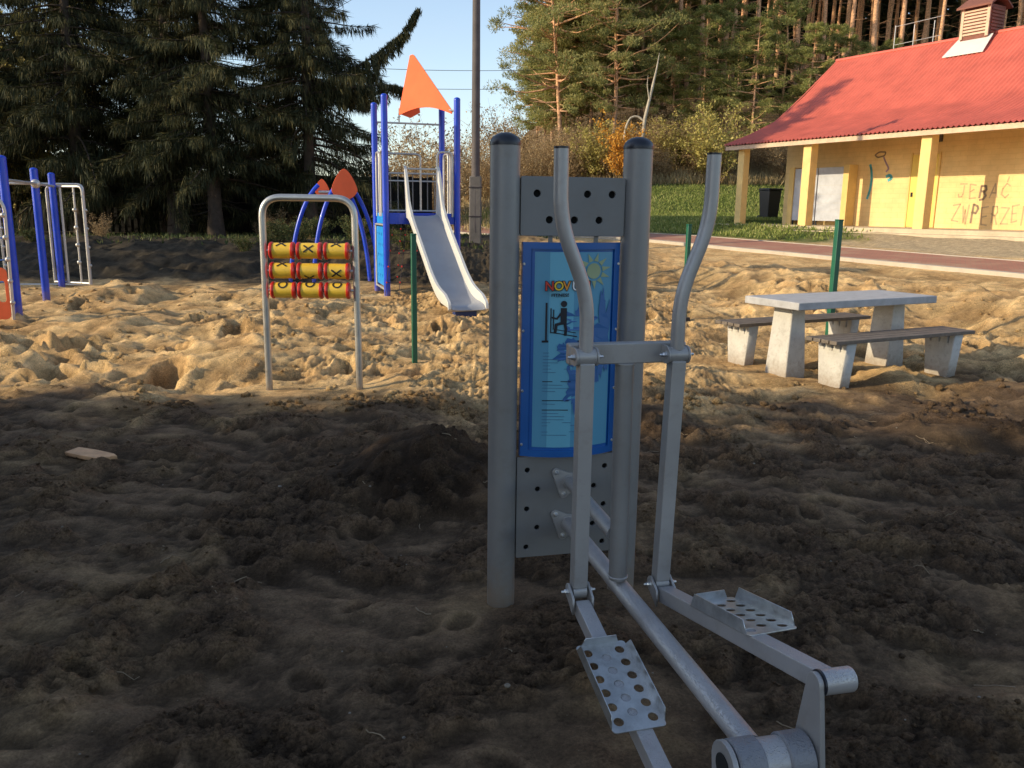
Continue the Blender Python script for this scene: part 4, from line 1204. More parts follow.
def building():
    bz = 1.22
    rz = math.atan2(-.868, .496)                       # local x runs along the front towards the camera, local y into the house
    T = thing('pavilion', 'long yellow pavilion with red metal roof, columned veranda and graffiti', 'building', (8.53, 32.0, bz), rz)
    # the local frame is right handed: x=(.496,-.868), y=(.868,.496)
    LEN = 24.0
    D = 2.3
    ze, zb, zr = 2.86, 3.86, 6.42                      # eave, break and ridge heights above the terrace
    MB().box(-.05, LEN, D, D + .25, -.3, 3.72).build('front_wall', M_wall, T, smooth=False)
    MB().box(-.05, .20, D + .25, 9.0, -.3, 3.70).build('end_wall', M_wall, T, smooth=False)
    gb = MB(); gb.add([(-.04, D + .1, 3.70), (-.04, 5.4, 6.25), (-.04, 8.9, 3.70), (.19, D + .1, 3.70), (.19, 5.4, 6.25), (.19, 8.9, 3.70)], [(0, 1, 2), (3, 5, 4), (0, 3, 4, 1), (1, 4, 5, 2), (0, 2, 5, 3)])
    gb.build('gable', M_wall, T, smooth=False)
    MB().box(.2, LEN, 8.8, 9.0, -.3, 3.70).build('back_wall', M_wall, T, smooth=False)
    MB().box(LEN - .25, LEN, D + .25, 8.8, -.3, 3.70).build('end_wall', M_wall, T, smooth=False)
    # corrugated roof
    def slope(pts, x0=-.70, x1=LEN + .5, per=.16, amp=.042):
        n = int((x1 - x0) / per * 4)
        X = np.linspace(x0, x1, n + 1)
        W = amp * np.maximum(-.4, np.sin(2 * PI * (X - x0) / per)) + .03 * (np.abs(((X - x0) % 1.12) - .56) > .53)
        V = []; Fs = []
        for (y, z) in pts:
            for x, w in zip(X, W): V.append((x, y, z + w))
        m = n + 1
        for k in range(len(pts) - 1):
            for i in range(n):
                Fs.append((k * m + i, k * m + i + 1, (k + 1) * m + i + 1, (k + 1) * m + i))
        return np.array(V), np.array(Fs)
    sag = lambda y, z: (y, z)
    V, Fs = slope([(-.42, ze), (.9, ze + .46), (2.15, zb), (2.35, zb + .13), (3.6, zb + 1.08), (5.4, zr)])
    raw('front_roof', V, Fs, M_roof, T, smooth=True)
    V, Fs = slope([(5.4, zr), (8.45, zb), (10.9, ze)])
    raw('back_roof', V, Fs, M_roof, T, smooth=True)
    MB().tube([(-.72, 5.4, zr + .01), (LEN + .5, 5.4, zr + .01)], .07, 10).build('ridge_cap', M_roof, T)
    # boards under the roof edge
    MB().box(-.66, LEN + .4, -.36, -.31, ze - .17, ze - .025).build('fascia', M_fascia, T)
    so = MB(); so.add([(-.62, -.31, ze - .10), (LEN, -.31, ze - .10), (LEN, D + .02, zb - .22), (-.62, D + .02, zb - .22), (-.62, -.31, ze - .06), (LEN, -.31, ze - .06), (LEN, D + .02, zb - .18), (-.62, D + .02, zb - .18)], [(0, 3, 2, 1), (4, 5, 6, 7), (0, 1, 5, 4), (2, 3, 7, 6), (0, 4, 7, 3), (1, 2, 6, 5)])
    so.build('soffit', M_fascia, T, smooth=False)
    vb = MB()
    for (y0, z0), (y1, z1) in (((-.36, ze), (2.15, zb)), ((2.15, zb), (5.4, zr)), ((5.4, zr), (8.45, zb)), ((8.45, zb), (10.9, ze))):
        vb.add([(-.66, y0, z0 - .20), (-.66, y1, z1 - .20), (-.66, y1, z1 - .03), (-.66, y0, z0 - .03), (-.62, y0, z0 - .20), (-.62, y1, z1 - .20), (-.62, y1, z1 - .03), (-.62, y0, z0 - .03)], [(0, 1, 2, 3), (7, 6, 5, 4), (0, 4, 5, 1), (3, 2, 6, 7), (0, 3, 7, 4), (1, 5, 6, 2)])
    vb.build('verge_board', M_turret, T, smooth=False)
    # veranda columns
    for x in (0, 3.1, 7.5, 11.9, 16.3, 20.7):
        w = .15 if x == 0 else .17
        MB().box(x - w, x + w, -w, w, -.25, ze - .08).build('column', M_column, T, bevel=.015)
    # terrace slab with one step
    MB().box(-.6, LEN, -.75, D, -.30, .0).build('terrace', M_plinth, T, bevel=.01)
    MB().box(-.3, LEN, -1.25, -.752, -.40, -.13).build('step', M_plinth, T, bevel=.01)
    # door and vents in the wall
    dr = MB().box(5.38, 6.32, D - .03, D - .002, .02, 2.35).build('door', M_door, T, bevel=.004)
    MB().box(5.32, 5.377, D - .05, D - .002, .02, 2.41).build('door_frame', M_stucco, dr)
    MB().box(6.323, 6.38, D - .05, D - .002, .02, 2.41).build('door_frame', M_stucco, dr)
    MB().box(5.46, 5.51, D - .07, D - .032, 1.0, 1.14).build('handle', M_dark, dr)
    v = MB().box(5.78, 6.36, D - .03, D - .002, 2.72, 3.08).build('vent', mat('dark_vent', (.05, .05, .05), .7), T)
    for k in range(5): MB().box(5.80, 6.34, D - .045, D - .031, 2.75 + .065 * k, 2.785 + .065 * k).build('louvre', mat('vent_slat', (.16, .14, .12), .7) if k == 0 else bpy.data.materials['vent_slat'], v)
    # white tiled screen walls before the toilets
    s1 = MB().box(.80, 1.85, D - .42, D - .36, .16, 2.05).build('white_screen', M_white, T)
    s2 = MB().box(1.90, 3.0, D - .42, D - .36, .16, 2.05).build('white_screen', M_white, T)
    for s, a, b in ((s1, .80, 1.85), (s2, 1.90, 3.0)):
        for k in range(1, 6): MB().box(a, b, D - .423, D - .4205, .16 + .315 * k, .168 + .315 * k).build('tile_joint', M_conc, s)
        for x in (a + .03, b - .03): MB().box(x - .025, x + .025, D - .41, D - .37, .0, .16).build('screen_foot', M_dark, s)
    MB().box(3.01, 3.25, D - .46, D - .002, .0, 2.12).build('screen_pier', M_stucco, T, bevel=.01)
    MB().box(.56, .79, D - .46, D - .002, .0, 2.10).build('screen_pier', M_stucco, T, bevel=.01)
    # graffiti strokes on the wall
    G = {'J': [[(.1, 1), (.9, 1)], [(.6, 1), (.6, .2), (.45, 0), (.15, .05), (.05, .25)]],
         'E': [[(.9, 1), (.1, .95), (.1, 0), (.85, .05)], [(.1, .5), (.7, .55)]],
         'B': [[(.1, 0), (.1, 1), (.65, .95), (.8, .75), (.6, .52), (.1, .5)], [(.6, .52), (.9, .3), (.65, .02), (.1, 0)]],
         'A': [[(0, 0), (.45, 1), (.9, 0)], [(.2, .4), (.7, .4)]],
         'C': [[(.9, .9), (.5, 1), (.12, .7), (.1, .25), (.45, 0), (.85, .1)], [(.5, 1.15), (.75, 1.45)]],
         'Z': [[(.05, .95), (.9, 1), (.05, .02), (.95, .05)]], 'W': [[(0, 1), (.22, 0), (.45, .8), (.68, 0), (.95, 1)]],
         'P': [[(.1, 0), (.1, 1), (.75, .95), (.85, .7), (.6, .5), (.1, .48)]], 'R': [[(.1, 0), (.1, 1), (.75, .95), (.85, .7), (.6, .5), (.1, .48)], [(.4, .48), (.9, 0)]],
         'N': [[(.05, 0), (.1, 1), (.8, 0), (.9, 1)]]}
    rg = random.Random(5)
    def write(word, x0, z0, w, h, gap):
        x = x0
        for ch in word:
            mb = MB()
            bold = ch in 'BP'
            zoff = rg.uniform(-.05, .05)
            for st in G[ch]:
                pts = [(x + (p[0] + rg.uniform(-.09, .09)) * w, D - .004, z0 + (p[1] + rg.uniform(-.09, .09)) * h + zoff) for p in st]
                for a, b in zip(pts[:-1], pts[1:]):
                    a = Vector(a); b = Vector(b); d = (b - a)
                    nn = Vector((-d.z, 0, d.x)).normalized() * (.034 if bold else .020); e = d.normalized() * .015
                    mb.add([a - nn - e, b - nn + e, b + nn + e, a + nn - e], [(0, 1, 2, 3)])
            mb.build('graffiti', M_graf if bold else M_graf2, T, smooth=False)
            x += w + gap
    write('JEBAC', 7.1, .95, .25, .40, .09)
    write('ZWPERZEN', 6.98, .18, .235, .52, .075)
    def blob(pts, w, mtl):
        mb = MB()
        P = fillet([(x, D - .005, z) for x, z in pts], .2, 5)
        for a, b in zip(P[:-1], P[1:]):
            d = b - a
            nn = Vector((-d.z, 0, d.x)).normalized() * w; e = d.normalized() * .015
            mb.add([a - nn - e, b - nn + e, b + nn + e, a + nn - e], [(0, 1, 2, 3)])
        mb.build('graffiti', mtl, T, smooth=False)
    blob([(3.9, 2.42), (4.05, 2.52), (4.32, 2.50), (4.28, 2.38), (4.0, 2.33), (3.9, 2.42)], .025, M_graf)
    blob([(4.25, 2.33), (4.35, 2.15), (4.5, 1.95), (4.4, 1.85)], .03, mat('violet_graffiti', (.38, .26, .36), .9))
    blob([(4.42, 1.68), (4.55, 1.74), (4.66, 1.62), (4.5, 1.55)], .05, M_grafb)
    blob([(3.74, 2.1), (3.8, 1.95), (3.86, 1.6), (3.82, 1.2), (3.74, .95)], .045, M_grafb)
    # louvred turret on the ridge with pale flashing
    tx, ty = 5.25, 5.4
    U = MB().box(tx - .48, tx + .48, ty - .42, ty + .42, zr - .35, zr + .88).build('ridge_turret', M_turret, T)
    for k in range(8):
        z = zr - .02 + .105 * k
        MB().box(tx - .40, tx + .40, ty - .455, ty - .423, z, z + .06).build('louvre', M_fascia, U)
        MB().box(tx + .483, tx + .515, ty - .34, ty + .34, z, z + .06).build('louvre', M_turret, U)
    for x in (tx - .45, tx + .45):
        MB().box(x - .05, x + .05, ty - .47, ty - .424, zr - .12, zr + .88).build('corner_board', M_fascia, U)
    rf = MB(); rf.add([(tx - .62, ty - .60, zr + .82), (tx + .62, ty - .60, zr + .82), (tx + .62, ty, zr + 1.18), (tx - .62, ty, zr + 1.18), (tx + .62, ty + .60, zr + .82), (tx - .62, ty + .60, zr + .82),
                       (tx - .62, ty - .60, zr + .88), (tx + .62, ty - .60, zr + .88), (tx + .62, ty, zr + 1.25), (tx - .62, ty, zr + 1.25), (tx + .62, ty + .60, zr + .88), (tx - .62, ty + .60, zr + .88)],
                      [(0, 1, 2, 3), (3, 2, 4, 5), (6, 9, 8, 7), (9, 11, 10, 8), (0, 6, 7, 1), (5, 4, 10, 11), (0, 3, 9, 6), (3, 5, 11, 9), (1, 7, 8, 2), (2, 8, 10, 4)])
    rf.build('turret_roof', M_turret, U, smooth=False)
    fl = MB()
    sl = (zr - zb) / 3.25
    zz = lambda y: zr - (5.4 - y) * sl + .035
    fl.add([(tx - .72, ty - .95, zz(ty - .95)), (tx + .72, ty - .95, zz(ty - .95)), (tx + .60, ty - .30, zz(ty - .30) + .10), (tx - .60, ty - .30, zz(ty - .30) + .10), (tx - .72, ty - .95, zz(ty - .95) + .03), (tx + .72, ty - .95, zz(ty - .95) + .03), (tx + .60, ty - .30, zz(ty - .3) + .15), (tx - .60, ty - .30, zz(ty - .3) + .15)],
           [(0, 1, 2, 3), (4, 7, 6, 5), (0, 4, 5, 1), (2, 6, 7, 3), (0, 3, 7, 4), (1, 5, 6, 2)])
    fl.build('flashing', M_flash, U, smooth=False)
    # thin steel rail frame on the ridge
    ra = MB()
    for x in (1.7, 2.5, 3.3): ra.tube([(x, 5.6, zr - .1), (x, 5.6, zr + (.95 if x < 2 else .85))], .014, 8)
    for z in (zr + .25, zr + .9): ra.tube([(1.7, 5.6, z), (3.6, 5.6, z + .05)], .011, 8)
    ra.build('roof_railing', M_steel_l, T)
building()
def bin_():
    x, y = 10.9, 36.3
    T = thing('wheelie_bin', 'black waste bin standing on the grass left of the yellow pavilion', 'waste bin', (x, y, gz(x, y) - .02), .4)
    mb = MB(); V = []
    for z, w in ((.05, .26), (1.25, .33)): V += [(-w, -w, z), (w, -w, z), (w, w, z), (-w, w, z)]
    mb.add(V, [(0, 3, 2, 1), (4, 5, 6, 7)] + [(j, (j + 1) % 4, 4 + (j + 1) % 4, 4 + j) for j in range(4)]).build('body', M_dark, T, bevel=.02)
    MB().box(-.36, .36, -.37, .36, 1.255, 1.34).build('lid', M_dark, T, bevel=.03)
    for s in (-1, 1): MB().cyl((s * .28, .25, .11), (s * .34, .25, .11), .11, n=16).build('wheel', M_dark, T)
    MB().cyl((-.3, .40, 1.2), (.3, .40, 1.2), .02, n=8).build('handle', M_dark, T)
bin_()

# ------------------------------------------------------------------ fence at the back left
def fence():
    T = thing('board_fence', 'dark wooden board fence behind the spruce trunks', 'fence', (-10, 34.5, 0), math.radians(3))
    mb = MB(); r = random.Random(3)
    x = -20.0
    while x < 6.5:
        w = .14
        X = T.matrix_basis @ Vector((x, 0, 0))
        z = float(base_h(np.array([X.x]), np.array([X.y]))[0])
        h = 2.35 + r.uniform(-.04, .04)
        y = r.uniform(-.004, .004) + (.026 if len(mb.v) // 8 % 2 else 0)
        mb.box(x, x + w, y - .012, y + .012, z - .1, z + h)
        x += w - .012
    mb.build('boards', mat('dark_fence_wood', (.010, .009, .008), .9, 0, .3, 3), T, smooth=False)
    for z in (.9, 2.2): MB().box(-20, 6.5, .046, .09, z, z + .09).build('rail', M_bark_s, T)
fence()

# ------------------------------------------------------------------ vegetation generators (numpy)
def quads(C, A, B):
    """C centres, A half length vector, B half width vector -> tapering leaf quads"""
    n = len(C)
    V = np.stack([C - A - B * .8, C - A + B * .8, C + A * .35 + B, C + A], 1).reshape(-1, 3)
    V = np.stack([C - A, C - A * .2 + B, C + A, C - A * .2 - B], 1).reshape(-1, 3)
    F = np.arange(n * 4).reshape(n, 4)
    return V, F
def unit(v): return v / np.maximum(1e-9, np.linalg.norm(v, axis=-1, keepdims=True))
def rvec(r, n): return unit(r.normal(size=(n, 3)))

def tube_np(P, R, n=5):
    """polyline tube as arrays"""
    P = np.asarray(P, float); k = len(P)
    T = unit(np.gradient(P, axis=0))
    a = np.array([1., 0, 0]) if abs(T[0, 0]) < .8 else np.array([0, 1., 0])
    U = unit(np.cross(T, a)); W = np.cross(T, U)
    ang = np.arange(n) * 2 * PI / n
    V = P[:, None] + (U[:, None] * np.cos(ang)[None, :, None] + W[:, None] * np.sin(ang)[None, :, None]) * np.asarray(R)[:, None, None]
    V = V.reshape(-1, 3)
    F = []
    for i in range(k - 1):
        for j in range(n):
            F.append((i * n + j, i * n + (j + 1) % n, (i + 1) * n + (j + 1) % n, (i + 1) * n + j))
    return V, np.array(F)
class NP:
    def __init__(s): s.V = []; s.F = []; s.n = 0
    def add(s, V, F):
        s.V.append(V); s.F.append(F + s.n); s.n += len(V)
    def build(s, name, mtl, parent, smooth=False):
        return raw(name, np.concatenate(s.V), np.concatenate(s.F), mtl, parent, smooth=smooth)

def make_spruce(seed, H, R, low, dens=1.0, extra=None):
    r = np.random.RandomState(seed)
    root = bpy.data.objects.new('spruce_tree', None); COL.objects.link(root)
    tr = NP(); cr = NP()
    zz = np.linspace(-.3, H, 14)
    P = np.stack([.12 * np.sin(zz * .3 + seed) * zz / H, .1 * np.cos(zz * .35) * zz / H, zz], 1)
    rad = .27 * (H / 18) * (1 - zz / (H * 1.02)) ** .8; rad[0] *= 1.5; rad[1] *= 1.05
    V, F = tube_np(P, rad, 10); tr.add(V, F)
    h = low
    Cs = []; As = []; Bs = []
    while h < H - .3:
        f = 1 - h / H
        nb = int(r.randint(4, 7) * (1 if f > .2 else .8))
        for b in range(nb):
            az = r.rand() * 2 * PI
            L = R * f ** .75 * r.uniform(.6, 1.15) + .15
            hh = h + r.uniform(-.2, .2)
            if hh < low + 1.2 and r.rand() < .45: L *= .5
            s = np.linspace(0, 1, 9)
            droop = r.uniform(.35, .85) * (.45 + .55 * f)
            pz = hh + L * (.10 * s - droop * s ** 1.6 + .16 * s ** 4)
            sw = r.uniform(-.25, .25)
            a2 = az + sw * s
            P = np.stack([L * s * np.cos(a2), L * s * np.sin(a2), pz], 1)
            V, F = tube_np(P, .035 * (1 - s * .9) * (L / 3 + .3), 4); tr.add(V, F)
            n = int(L * 95 * dens)
            t = r.rand(n) ** .75
            C = np.stack([np.interp(t, s, P[:, i]) for i in range(3)], 1)
            d = np.stack([np.cos(az + sw * t), np.sin(az + sw * t), -droop * t], 1); d = unit(d)
            side = np.stack([-np.sin(az + sw * t), np.cos(az + sw * t), 0 * t], 1) * np.sign(r.rand(n) - .5)[:, None]
            lat = r.rand(n) * .28 * L * (1.05 - t)
            C = C + side * lat[:, None] + d * (lat * .6)[:, None]; C[:, 2] -= lat * .25
            # hanging twigs
            ln = r.uniform(.2, .62, n) * (.6 + .5 * f)
            dr = unit(np.stack([0 * t, 0 * t, -np.ones(n)], 1) + .55 * d * r.rand(n, 1) + .25 * r.normal(size=(n, 3)))
            A = dr * (ln / 2)[:, None]
            B = unit(np.cross(dr, rvec(r, n))) * r.uniform(.008, .020, n)[:, None]
            Cs.append(C + A); As.append(A); Bs.append(B)
            # sprays lying along the branch
            m = n // 2
            t = r.rand(m) ** .6; C = np.stack([np.interp(t, s, P[:, i]) for i in range(3)], 1)
            sg = np.sign(r.rand(m) - .5)[:, None]
            sd = np.array([-math.sin(az), math.cos(az), 0])[None] * sg
            dv = unit(np.array([math.cos(az), math.sin(az), -.1])[None] * .9 + sd * r.uniform(.3, 1.1, (m, 1)) + .2 * r.normal(size=(m, 3)))
            A = dv * r.uniform(.12, .26, m)[:, None]
            B = unit(np.cross(dv, np.array([0, 0, 1.])[None] + .3 * r.normal(size=(m, 3)))) * r.uniform(.012, .026, m)[:, None]
            Cs.append(C + A * .8); As.append(A); Bs.append(B)
        h += r.uniform(.30, .50)
    # bare dead twigs near the ground
    for k in range(26):
        az = r.rand() * 2 * PI; hh = r.uniform(.6, low + 1.5); L = r.uniform(.5, 1.7)
        s = np.linspace(0, 1, 5)
        P = np.stack([L * s * math.cos(az), L * s * math.sin(az), hh - .15 * L * s + r.normal(0, .03, 5)], 1)
        V, F = tube_np(P, .018 * (1 - .8 * s), 4); tr.add(V, F)
    V, F = quads(np.concatenate(Cs), np.concatenate(As), np.concatenate(Bs)); cr.add(V, F)
    tr.build('trunk', M_bark_s, root, True)
    cr.build('crown', M_needle_s, root)
    return root

def make_pine(seed, H, cb, R, ncl, needle, lean=0.0, per=150):
    """cb: height where the crown starts"""
    r = np.random.RandomState(seed)
    root = bpy.data.objects.new('pine_tree', None); COL.objects.link(root)
    tr = NP(); cr = NP()
    zz = np.linspace(-.6, H * 1.01, 14)
    wob = np.cumsum(r.normal(0, .06, 14)) 
    P = np.stack([wob + lean * (zz / H) ** 1.5, np.cumsum(r.normal(0, .05, 14)), zz], 1)
    rad = .155 * (H / 20) * (1 - zz / (H * 1.03)) ** .65 + .02; rad[0] *= 1.3
    V, F = tube_np(P, rad, 8); tr.add(V, F)
    ax = lambda h: np.array([np.interp(h, zz, P[:, 0]), np.interp(h, zz, P[:, 1]), h])
    Cs = []; As = []; Bs = []
    for k in range(ncl):
        q = r.rand() ** .85
        h = cb + (H - cb) * q
        prof = math.sin(PI * min(1, .18 + .80 * q)) ** .8 + .08
        L = R * prof * r.uniform(.35, 1.1)
        az = r.rand() * 2 * PI
        rise = r.uniform(-.15, .45)
        base = ax(max(h - L * .2, cb * .9))
        tip = base + np.array([L * math.cos(az), L * math.sin(az), L * rise])
        s = np.linspace(0, 1, 5)[:, None]
        Pb = base + (tip - base) * s; Pb[:, 2] += .15 * L * np.sin(s[:, 0] * PI) * r.uniform(-1, .6)
        V, F = tube_np(Pb, (.045 * (1 - .85 * s[:, 0])) * (.4 + L / 3), 4); tr.add(V, F)
        sz = r.uniform(.45, .95) * (.7 + .3 * prof)
        for c0, f in ((tip, 1.0), (base + (tip - base) * .62 + r.normal(0, .15, 3), .7)):
            n = int(per * f)
            u = rvec(r, n) * (r.rand(n, 1) ** .45) * np.array([1.0, 1.0, .50]) * sz * f
            C = c0 + u
            dv = unit(u + np.array([0, 0, .35]) + .6 * r.normal(size=(n, 3)) * sz)
            A = dv * r.uniform(.09, .17, n)[:, None]
            B = unit(np.cross(dv, rvec(r, n))) * r.uniform(.016, .036, n)[:, None]
            Cs.append(C); As.append(A); Bs.append(B)
    # dead branch stubs along the bare trunk
    for k in range(int(cb * 2.2)):
        h = r.uniform(cb * .3, cb); az = r.rand() * 2 * PI; L = r.uniform(.3, 1.3)
        s = np.linspace(0, 1, 4)[:, None]
        Pb = ax(h) + np.array([L * math.cos(az), L * math.sin(az), r.uniform(-.4, .2) * L]) * s
        V, F = tube_np(Pb, .022 * (1 - .8 * s[:, 0]), 3); tr.add(V, F)
    V, F = quads(np.concatenate(Cs), np.concatenate(As), np.concatenate(Bs)); cr.add(V, F)
    tr.build('trunk', M_bark_p, root, True)
    cr.build('crown', needle, root)
    return root

def make_bush(seed, H, W, stems, leaves, leafmat, ls=.06, name='shrub', low=.15, twig=True):
    r = np.random.RandomState(seed)
    root = bpy.data.objects.new(name, None); COL.objects.link(root)
    tw = NP(); lf = NP()
    Cs = []; As = []; Bs = []
    for k in range(stems):
        az = r.rand() * 2 * PI; L = H * r.uniform(.55, 1.08); out = W * r.rand() ** .6
        b0 = np.array([.25 * W * math.cos(az) * r.rand(), .25 * W * math.sin(az) * r.rand(), -.1])
        s = np.linspace(0, 1, 7)
        P = b0 + np.stack([out * s ** 1.4 * math.cos(az) + r.normal(0, .02, 7) * s * H, out * s ** 1.4 * math.sin(az) + r.normal(0, .02, 7) * s * H, L * s], 1)
        V, F = tube_np(P, .016 * (H / 2.5) ** .6 * (1 - .85 * s), 3); tw.add(V, F)
        for j in range(7):
            t = r.uniform(.25, .95); p = np.array([np.interp(t, s, P[:, i]) for i in range(3)])
            d = unit(np.array([r.normal(), r.normal(), r.uniform(.2, 1.4)])); l = H * r.uniform(.1, .3)
            q = p + d[None] * np.linspace(0, l, 4)[:, None] + np.cumsum(r.normal(0, .02 * l, (4, 3)), 0)
            V, F = tube_np(q, .007 * (H / 2.5) ** .5 * np.array([1, .8, .6, .3]), 3); tw.add(V, F)
            n = max(1, leaves // (stems * 7))
            t2 = r.rand(n)
            C = np.stack([np.interp(t2, np.linspace(0, 1, 4), q[:, i]) for i in range(3)], 1) + r.normal(0, .05 * H ** .5, (n, 3))
            dv = rvec(r, n)
            A = dv * (ls * r.uniform(.6, 1.3, n))[:, None]; B = unit(np.cross(dv, rvec(r, n))) * (ls * r.uniform(.35, .7, n))[:, None]
            Cs.append(C); As.append(A); Bs.append(B)
    tw.build('stems', M_twig, root)
    V, F = quads(np.concatenate(Cs), np.concatenate(As), np.concatenate(Bs)); lf.add(V, F)
    lf.build('leaves', leafmat, root)
    return root

def place(o, first, x, y, rz, s, label, cat, group, dz=0.0):
    z = float(base_h(np.array([x]), np.array([y]))[0]) + dz
    if first:
        o.location = (x, y, z); o.rotation_euler = (0, 0, rz); o.scale = (s, s, s); tag(o, label, cat, group)
        return o
    c = copy_tree(o, (x, y, z), rz, s, label, group); c['category'] = cat
    return c

# ---- spruces
sp = [make_spruce(1, 19, 4.3, 2.6), make_spruce(2, 17, 4.3, 1.9), make_spruce(3, 18, 4.6, 2.1)]
used = set()
def put_spruce(k, x, y, rz, s, label, group, wide=1.0):
    o = place(sp[k], k not in used, x, y, rz, s, label, 'spruce', group, -.1); used.add(k)
    o.scale = (s * wide, s * wide, s)
G1 = 'spruces along the back of the playground'
put_spruce(0, -9.75, 27.6, .3, .80, 'dark spruce with a thick bare lower trunk straight behind the steel drum hoop, left side', G1)
put_spruce(1, -11.3, 28.2, 2.0, .84, 'dark spruce whose slanting lower trunk stands left of the thickest spruce trunk', G1)
put_spruce(2, -6.75, 28.2, 1.2, .78, 'rightmost dark spruce, reaching towards the orange tower roof', G1)
put_spruce(1, -14.3, 28.0, 4.0, .88, 'dark spruce rising behind the steel ladders at the left', G1)
put_spruce(2, -17.4, 29.0, 3.0, .85, 'leftmost dark spruce, cut by the left edge of the photo', G1)
put_spruce(0, -8.2, 31.5, 5.0, .80, 'dark spruce in the second row just left of the rightmost spruce', G1)
put_spruce(1, -13.0, 31.8, 1.0, .85, 'dark spruce in the second row behind the slanting trunk', G1)
put_spruce(2, -16.2, 32.4, .4, .9, 'dark spruce in the second row near the left edge', G1)
# one long rising bough towards the tower roof
def bough():
    r = np.random.RandomState(9)
    root = [o for o in COL.objects if o.name.startswith('spruce_tree') and o.get('label', '').startswith('rightmost')][0]
    Mi = (Matrix.Translation(root.location) @ Matrix.Rotation(root.rotation_euler.z, 4, 'Z') @ Matrix.Scale(root.scale.x, 4)).inverted()
    def loc(Vw): return np.array([(Mi @ Vector(p))[:] for p in Vw])
    for K, hang, nn in (([(-6.72, 28.2, 5.35), (-5.6, 28.1, 5.75), (-4.6, 28.0, 6.30), (-3.65, 27.9, 6.95), (-3.05, 27.8, 7.75)], 1.25, 5200), ([(-6.72, 28.2, 5.2), (-5.2, 27.6, 5.35), (-3.9, 27.2, 5.4), (-2.75, 27.0, 5.0)], 1.15, 5200)):
        K = np.array(K); s = np.linspace(0, 1, 14)
        P = np.stack([np.interp(s, np.linspace(0, 1, len(K)), K[:, i]) for i in range(3)], 1)
        P[1:-1] = (P[:-2] + P[1:-1] + P[2:]) / 3
        tb, fb = tube_np(P, .06 * (1 - .92 * s), 5)
        raw('bough', loc(tb), fb, M_bark_s, root)
        Cs = []; As = []; Bs = []
        # short side twigs, each with its own hanging spray
        nt_ = 110
        t0 = r.rand(nt_) ** .9
        lat0 = r.normal(0, .34, nt_) * (1.02 - t0); hl = hang * r.uniform(.25, 1.0, nt_) * np.maximum(.08, 1.02 - t0) ** .7
        j = r.randint(0, nt_, nn)
        t = np.clip(t0[j] + r.normal(0, .008, nn), 0, 1); q = r.rand(nn)
        C = np.stack([np.interp(t, s, P[:, i]) for i in range(3)], 1)
        C = C + np.stack([r.normal(0, .035, nn) + .12 * q * hl[j], lat0[j] + r.normal(0, .03, nn), -q * hl[j] - .2 * np.abs(lat0[j])], 1)
        dr = unit(np.array([[.2, 0, -1.]]) + .32 * r.normal(size=(nn, 3)))
        A = dr * r.uniform(.06, .15, nn)[:, None]
        B = unit(np.cross(dr, rvec(r, nn))) * r.uniform(.009, .02, nn)[:, None]
        V, F = quads(C, A, B)
        m = 700
        t = r.rand(m); C = np.stack([np.interp(t, s, P[:, i]) for i in range(3)], 1); dv = unit(np.array([[.8, 0, .3]]) + .7 * r.normal(size=(m, 3)))
        A = dv * r.uniform(.05, .13, m)[:, None] * (1.15 - t)[:, None]; B = unit(np.cross(dv, rvec(r, m))) * r.uniform(.01, .02, m)[:, None]
        V2, F2 = quads(C + A, A, B)
        raw('bough_needles', loc(np.concatenate([V, V2])), np.concatenate([F, F2 + len(V)]), M_needle_s, root)
bough()
# trees off to the left of the frame whose shadow lies over the foreground
G2 = 'spruces left of the picture that shade the foreground'
L2 = 'dark spruce standing left of the picture beside the dug ground'
for (k, x, y, s, rz, w) in ((0, -9.0, 4.3, .26, 0, 1.7), (2, -10.0, 3.3, .30, 1, 1.7), (0, -11.2, 1.3, .46, 2, 1.4), (1, -12.6, -.3, .62, 1, 1.3), (2, -13.4, -1.9, .80, .4, 1.1), (1, -17.5, -3.0, 1.0, 2, 1), (0, -14.0, -4.4, .9, 3, 1), (2, -19.5, -5.5, 1.0, 4, 1), (1, -15.6, -7.4, .95, 5, 1), (0, -19, -10.5, 1, .5, 1), (1, -24, -6.5, 1.1, 2.5, 1),
                            (2, -10.2, -1.6, .55, 3.3, 1.3), (1, -11.0, -4.9, .8, 1.1, 1.1), (0, -9.4, 1.6, .34, 5, 1.6), (1, -25.0, 12.2, .55, 1.5, 1.2), (0, -27.0, 14.6, .60, 2.5, 1.1), (2, -31, 12.0, .62, .7, 1.2)):
    put_spruce(k, x, y, rz, s, L2, G2, w)

